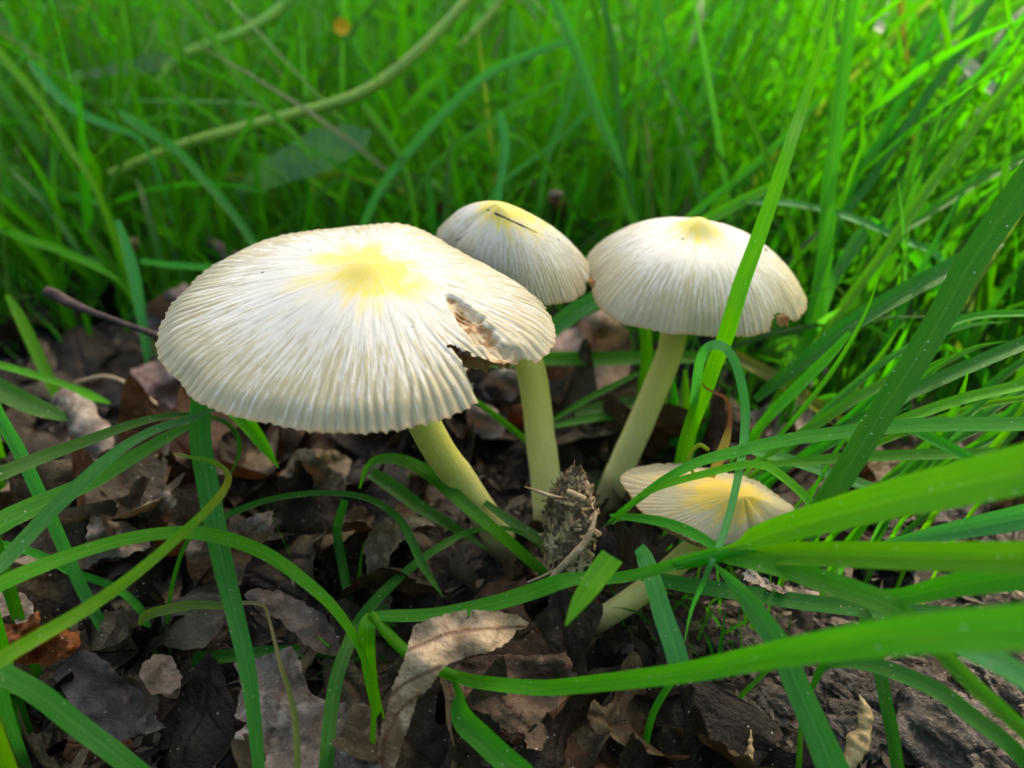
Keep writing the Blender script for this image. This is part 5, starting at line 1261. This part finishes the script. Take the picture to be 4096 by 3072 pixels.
# flower far off in the grass
def flower():
    c = at(1370, 105, 27); t = thing('yellow_flower', c + np.array([0, 0.3, -8.3]), 'small orange yellow flower far back in the shaded grass', 'flower')
    for k in range(7):
        a = k * 2 * math.pi / 7; d = np.array([math.cos(a), -0.4, math.sin(a)]); s = np.array([-math.sin(a), 0, math.cos(a)])
        V = [c, c + d * 0.14 + s * 0.09, c + d * 0.27 + s * 0.08, c + d * 0.3, c + d * 0.27 - s * 0.08, c + d * 0.14 - s * 0.09]
        mesh_obj('petal', np.array(V), [(0, 1, 2, 3, 4, 5)], M['petal'], t)
    V, F, uv = tube(spline(np.array([c + np.array([0, 0.3, -8.4]), c + np.array([0.3, 0.2, -4]), c + np.array([0, 0.05, 0])]), 12), 0.09, 6)
    mesh_obj('stalk', V, F, M['mid'], t, uv=uv)
flower()

# ------------------------------------------------------------------ grass that nobody could count
def grass_field():
    r = np.random.default_rng(123)
    spots = []
    def add(n, xf, hmin, hmax, wmin, wmax, seg, lean=0.35, right=0.0):
        x, y = xf(n)
        spots.append((x, y, r.uniform(hmin, hmax, len(x)), r.uniform(wmin, wmax, len(x)), np.full(len(x), lean), np.full(len(x), right)))
    def near(n):
        y = 15 + 45 * r.random(n) ** 0.9; x = r.uniform(-0.95, 0.95, n) * (y + 6)
        k = y > litter_edge(x) + r.normal(0, 1.2, n) - 1.0
        clump = vn(x * 0.35, y * 0.35, 5) > np.where(x > 3, 0.22, 0.36)
        k &= clump
        return x[k], y[k]
    add(7500, near, 4, 12, 0.08, 0.22, 0, 0.62, 0.14)
    add(3800, near, 8, 17, 0.18, 0.36, 0, 0.55, 0.16)
    def low(n):
        y = 16 + 40 * r.random(n); x = r.uniform(-0.95, 0.95, n) * (y + 6)
        k = y > litter_edge(x) + r.normal(0, 1.5, n) - 2.5
        return x[k], y[k]
    add(6500, low, 1.2, 5.5, 0.06, 0.20, 0, 0.8, 0.0)
    def far(n):
        y = 55 + 110 * r.random(n) ** 1.2; x = r.uniform(-0.95, 0.95, n) * (y + 6)
        return x, y
    add(9500, far, 9, 24, 0.14, 0.40, 0, 0.35, 0.1)
    def blocking_ring(n):        # unseen meadow grass added behind and beside the camera to block low light
        a = r.uniform(0, 2 * np.pi, n); d = 20 + 70 * r.random(n) ** 0.9
        x = d * np.sin(a); y = d * np.cos(a)
        k = (y < 12) & ((np.abs(x) > 15) | (y < -8))
        return x[k], y[k]
    add(9000, blocking_ring, 9, 24, 0.25, 0.55, 0, 0.3)
    nfield = sum(len(q[0]) for q in spots)
    def sprouts(n):
        k = r.integers(0, 14, n); cx = r.uniform(-7, 6, 14); cy = r.uniform(9, 20, 14)
        cx[:6] = r.uniform(1.2, 4.5, 6); cy[:6] = r.uniform(9.2, 12.5, 6)
        return cx[k] + r.normal(0, 0.45, n), cy[k] + r.normal(0, 0.45, n)
    add(330, sprouts, 0.4, 1.5, 0.03, 0.09, 0, 0.6)
    x = np.concatenate([s[0] for s in spots]); y = np.concatenate([s[1] for s in spots]); h = np.concatenate([s[2] for s in spots]); wd = np.concatenate([s[3] for s in spots])
    ln = np.concatenate([s[4] for s in spots]); rt = np.concatenate([s[5] for s in spots])
    # lower growth where the meadow begins
    h = h * np.where((y < 60) & (y > 10), np.clip(0.42 + (y - litter_edge(x)) / 16.0, 0.42, 1.0), 1.0)
    n = len(x); ns = 9
    az = r.uniform(0, 2 * np.pi, n); t = np.linspace(0, 1, ns)
    lean = np.abs(r.normal(0, 1, n)) * ln * h; bend = r.uniform(0.8, 2.6, n)
    dx = np.cos(az) * lean + rt * h * r.uniform(0, 3, n) * (x > 0); dy = np.sin(az) * lean
    z0 = np.where(np.hypot(x, y) < 140, gz(x, y), 0) - 0.1
    tt = t[None, :] ** bend[:, None]
    droop = (r.random(n) < 0.45) * r.uniform(0.2, 1.0, n)
    Pz = h[:, None] * (t[None, :] - droop[:, None] * t[None, :] ** 3 * 0.75)
    C = np.stack([x[:, None] + dx[:, None] * tt, y[:, None] + dy[:, None] * tt, z0[:, None] + Pz], -1)
    # no blade of the meadow leans out over the open litter
    front = (C[..., 1] < litter_edge(C[..., 0]) - 2.5) & (C[..., 1] > -6) & (np.abs(C[..., 0]) < 16)
    ok = ~front.any(1)
    ok[nfield:] = True
    C = C[ok]; h = h[ok]; wd = wd[ok]; n = len(C)
    T_ = unit(np.gradient(C, axis=1))
    fa = r.uniform(0, 2 * np.pi, n); f = np.stack([np.cos(fa), np.sin(fa), 0 * fa], -1)[:, None, :]
    W = unit(np.cross(T_, np.broadcast_to(f, T_.shape))); Nn = np.cross(W, T_)
    prof = np.interp(t, [0, 0.15, 0.5, 0.8, 1], [0.55, 0.9, 1, 0.62, 0.03])
    hw = 0.5 * wd[:, None] * prof[None, :]
    V = np.stack([C - W * hw[..., None] + Nn * hw[..., None] * 0.35, C, C + W * hw[..., None] + Nn * hw[..., None] * 0.35], 2)    # n, ns, 3, 3
    uv = np.stack([np.broadcast_to(np.array([-1, 0, 1.0]), (n, ns, 3)), np.broadcast_to((h[:, None] * t[None, :])[..., None], (n, ns, 3)) + r.uniform(0, 50, n)[:, None, None]], -1)
    rnd = np.broadcast_to(r.random(n)[:, None, None], (n, ns, 3))
    b = np.arange(n)[:, None, None] * (ns * 3) + np.arange(ns - 1)[None, :, None] * 3 + np.arange(2)[None, None, :]
    F = np.stack([b, b + 1, b + 4, b + 3], -1).reshape(-1, 4)
    o = mesh_obj('grass', V.reshape(-1, 3), F, M['field'], origin=(0, 40, 0), uv=uv.reshape(-1, 2), attrs={'rnd': rnd.ravel()})
    tag(o, 'dense soft green meadow grass behind the mushrooms', 'grass', kind='stuff')
grass_field()

# ------------------------------------------------------------------ added tree out of view, its crown placed to block the sun
def added_shade_tree():
    r = np.random.default_rng(8)
    D = 520.0                                    # cm along the sun's direction
    sd = np.array(SUN_DIR)
    cen = np.array([-97.8, -9.0, 0]) + sd * D
    foot = np.array([cen[0] - 60, cen[1] + 160, 0])
    t = thing('tree', foot, 'leafy tree added out of view to shade the mushrooms', 'tree')
    P = spline(np.array([foot, foot + np.array([10, -20, 160]), (foot + cen) / 2 + np.array([0, 0, 120]), cen + np.array([0, 0, 60])]), 20)
    V, F, uv = tube(P, np.linspace(16, 4, 20), 14, wob=0.1)
    mesh_obj('trunk', V, F, M['treebark'], t)
    for k in range(6):
        a = k * 1.05; e = cen + np.array([math.cos(a) * 75, math.sin(a) * 75, r.uniform(-40, 50)])
        V, F, uv = tube(spline(np.array([P[12 + k], (P[12 + k] + e) / 2 + np.array([0, 0, 12]), e]), 10), np.linspace(5, 1, 10), 8)
        mesh_obj('limb', V, F, M['treebark'], t)
    n = 26000
    d = unit(r.normal(size=(n, 3))); c = cen + d * (r.random(n) ** 0.45)[:, None] * np.array([98, 98, 80])
    u = unit(r.normal(size=(n, 3))); v = unit(np.cross(u, r.normal(size=(n, 3))))
    s = r.uniform(3.0, 6.0, n)[:, None]
    V = np.stack([c - u * s, c + v * s * 0.55, c + u * s, c - v * s * 0.55], 1).reshape(-1, 3)
    F = np.arange(n * 4).reshape(-1, 4)
    mesh_obj('crown', V, F, M['treeleaf'], t)
added_shade_tree()

for o in bpy.data.objects:
    if '_org' in o: del o['_org']
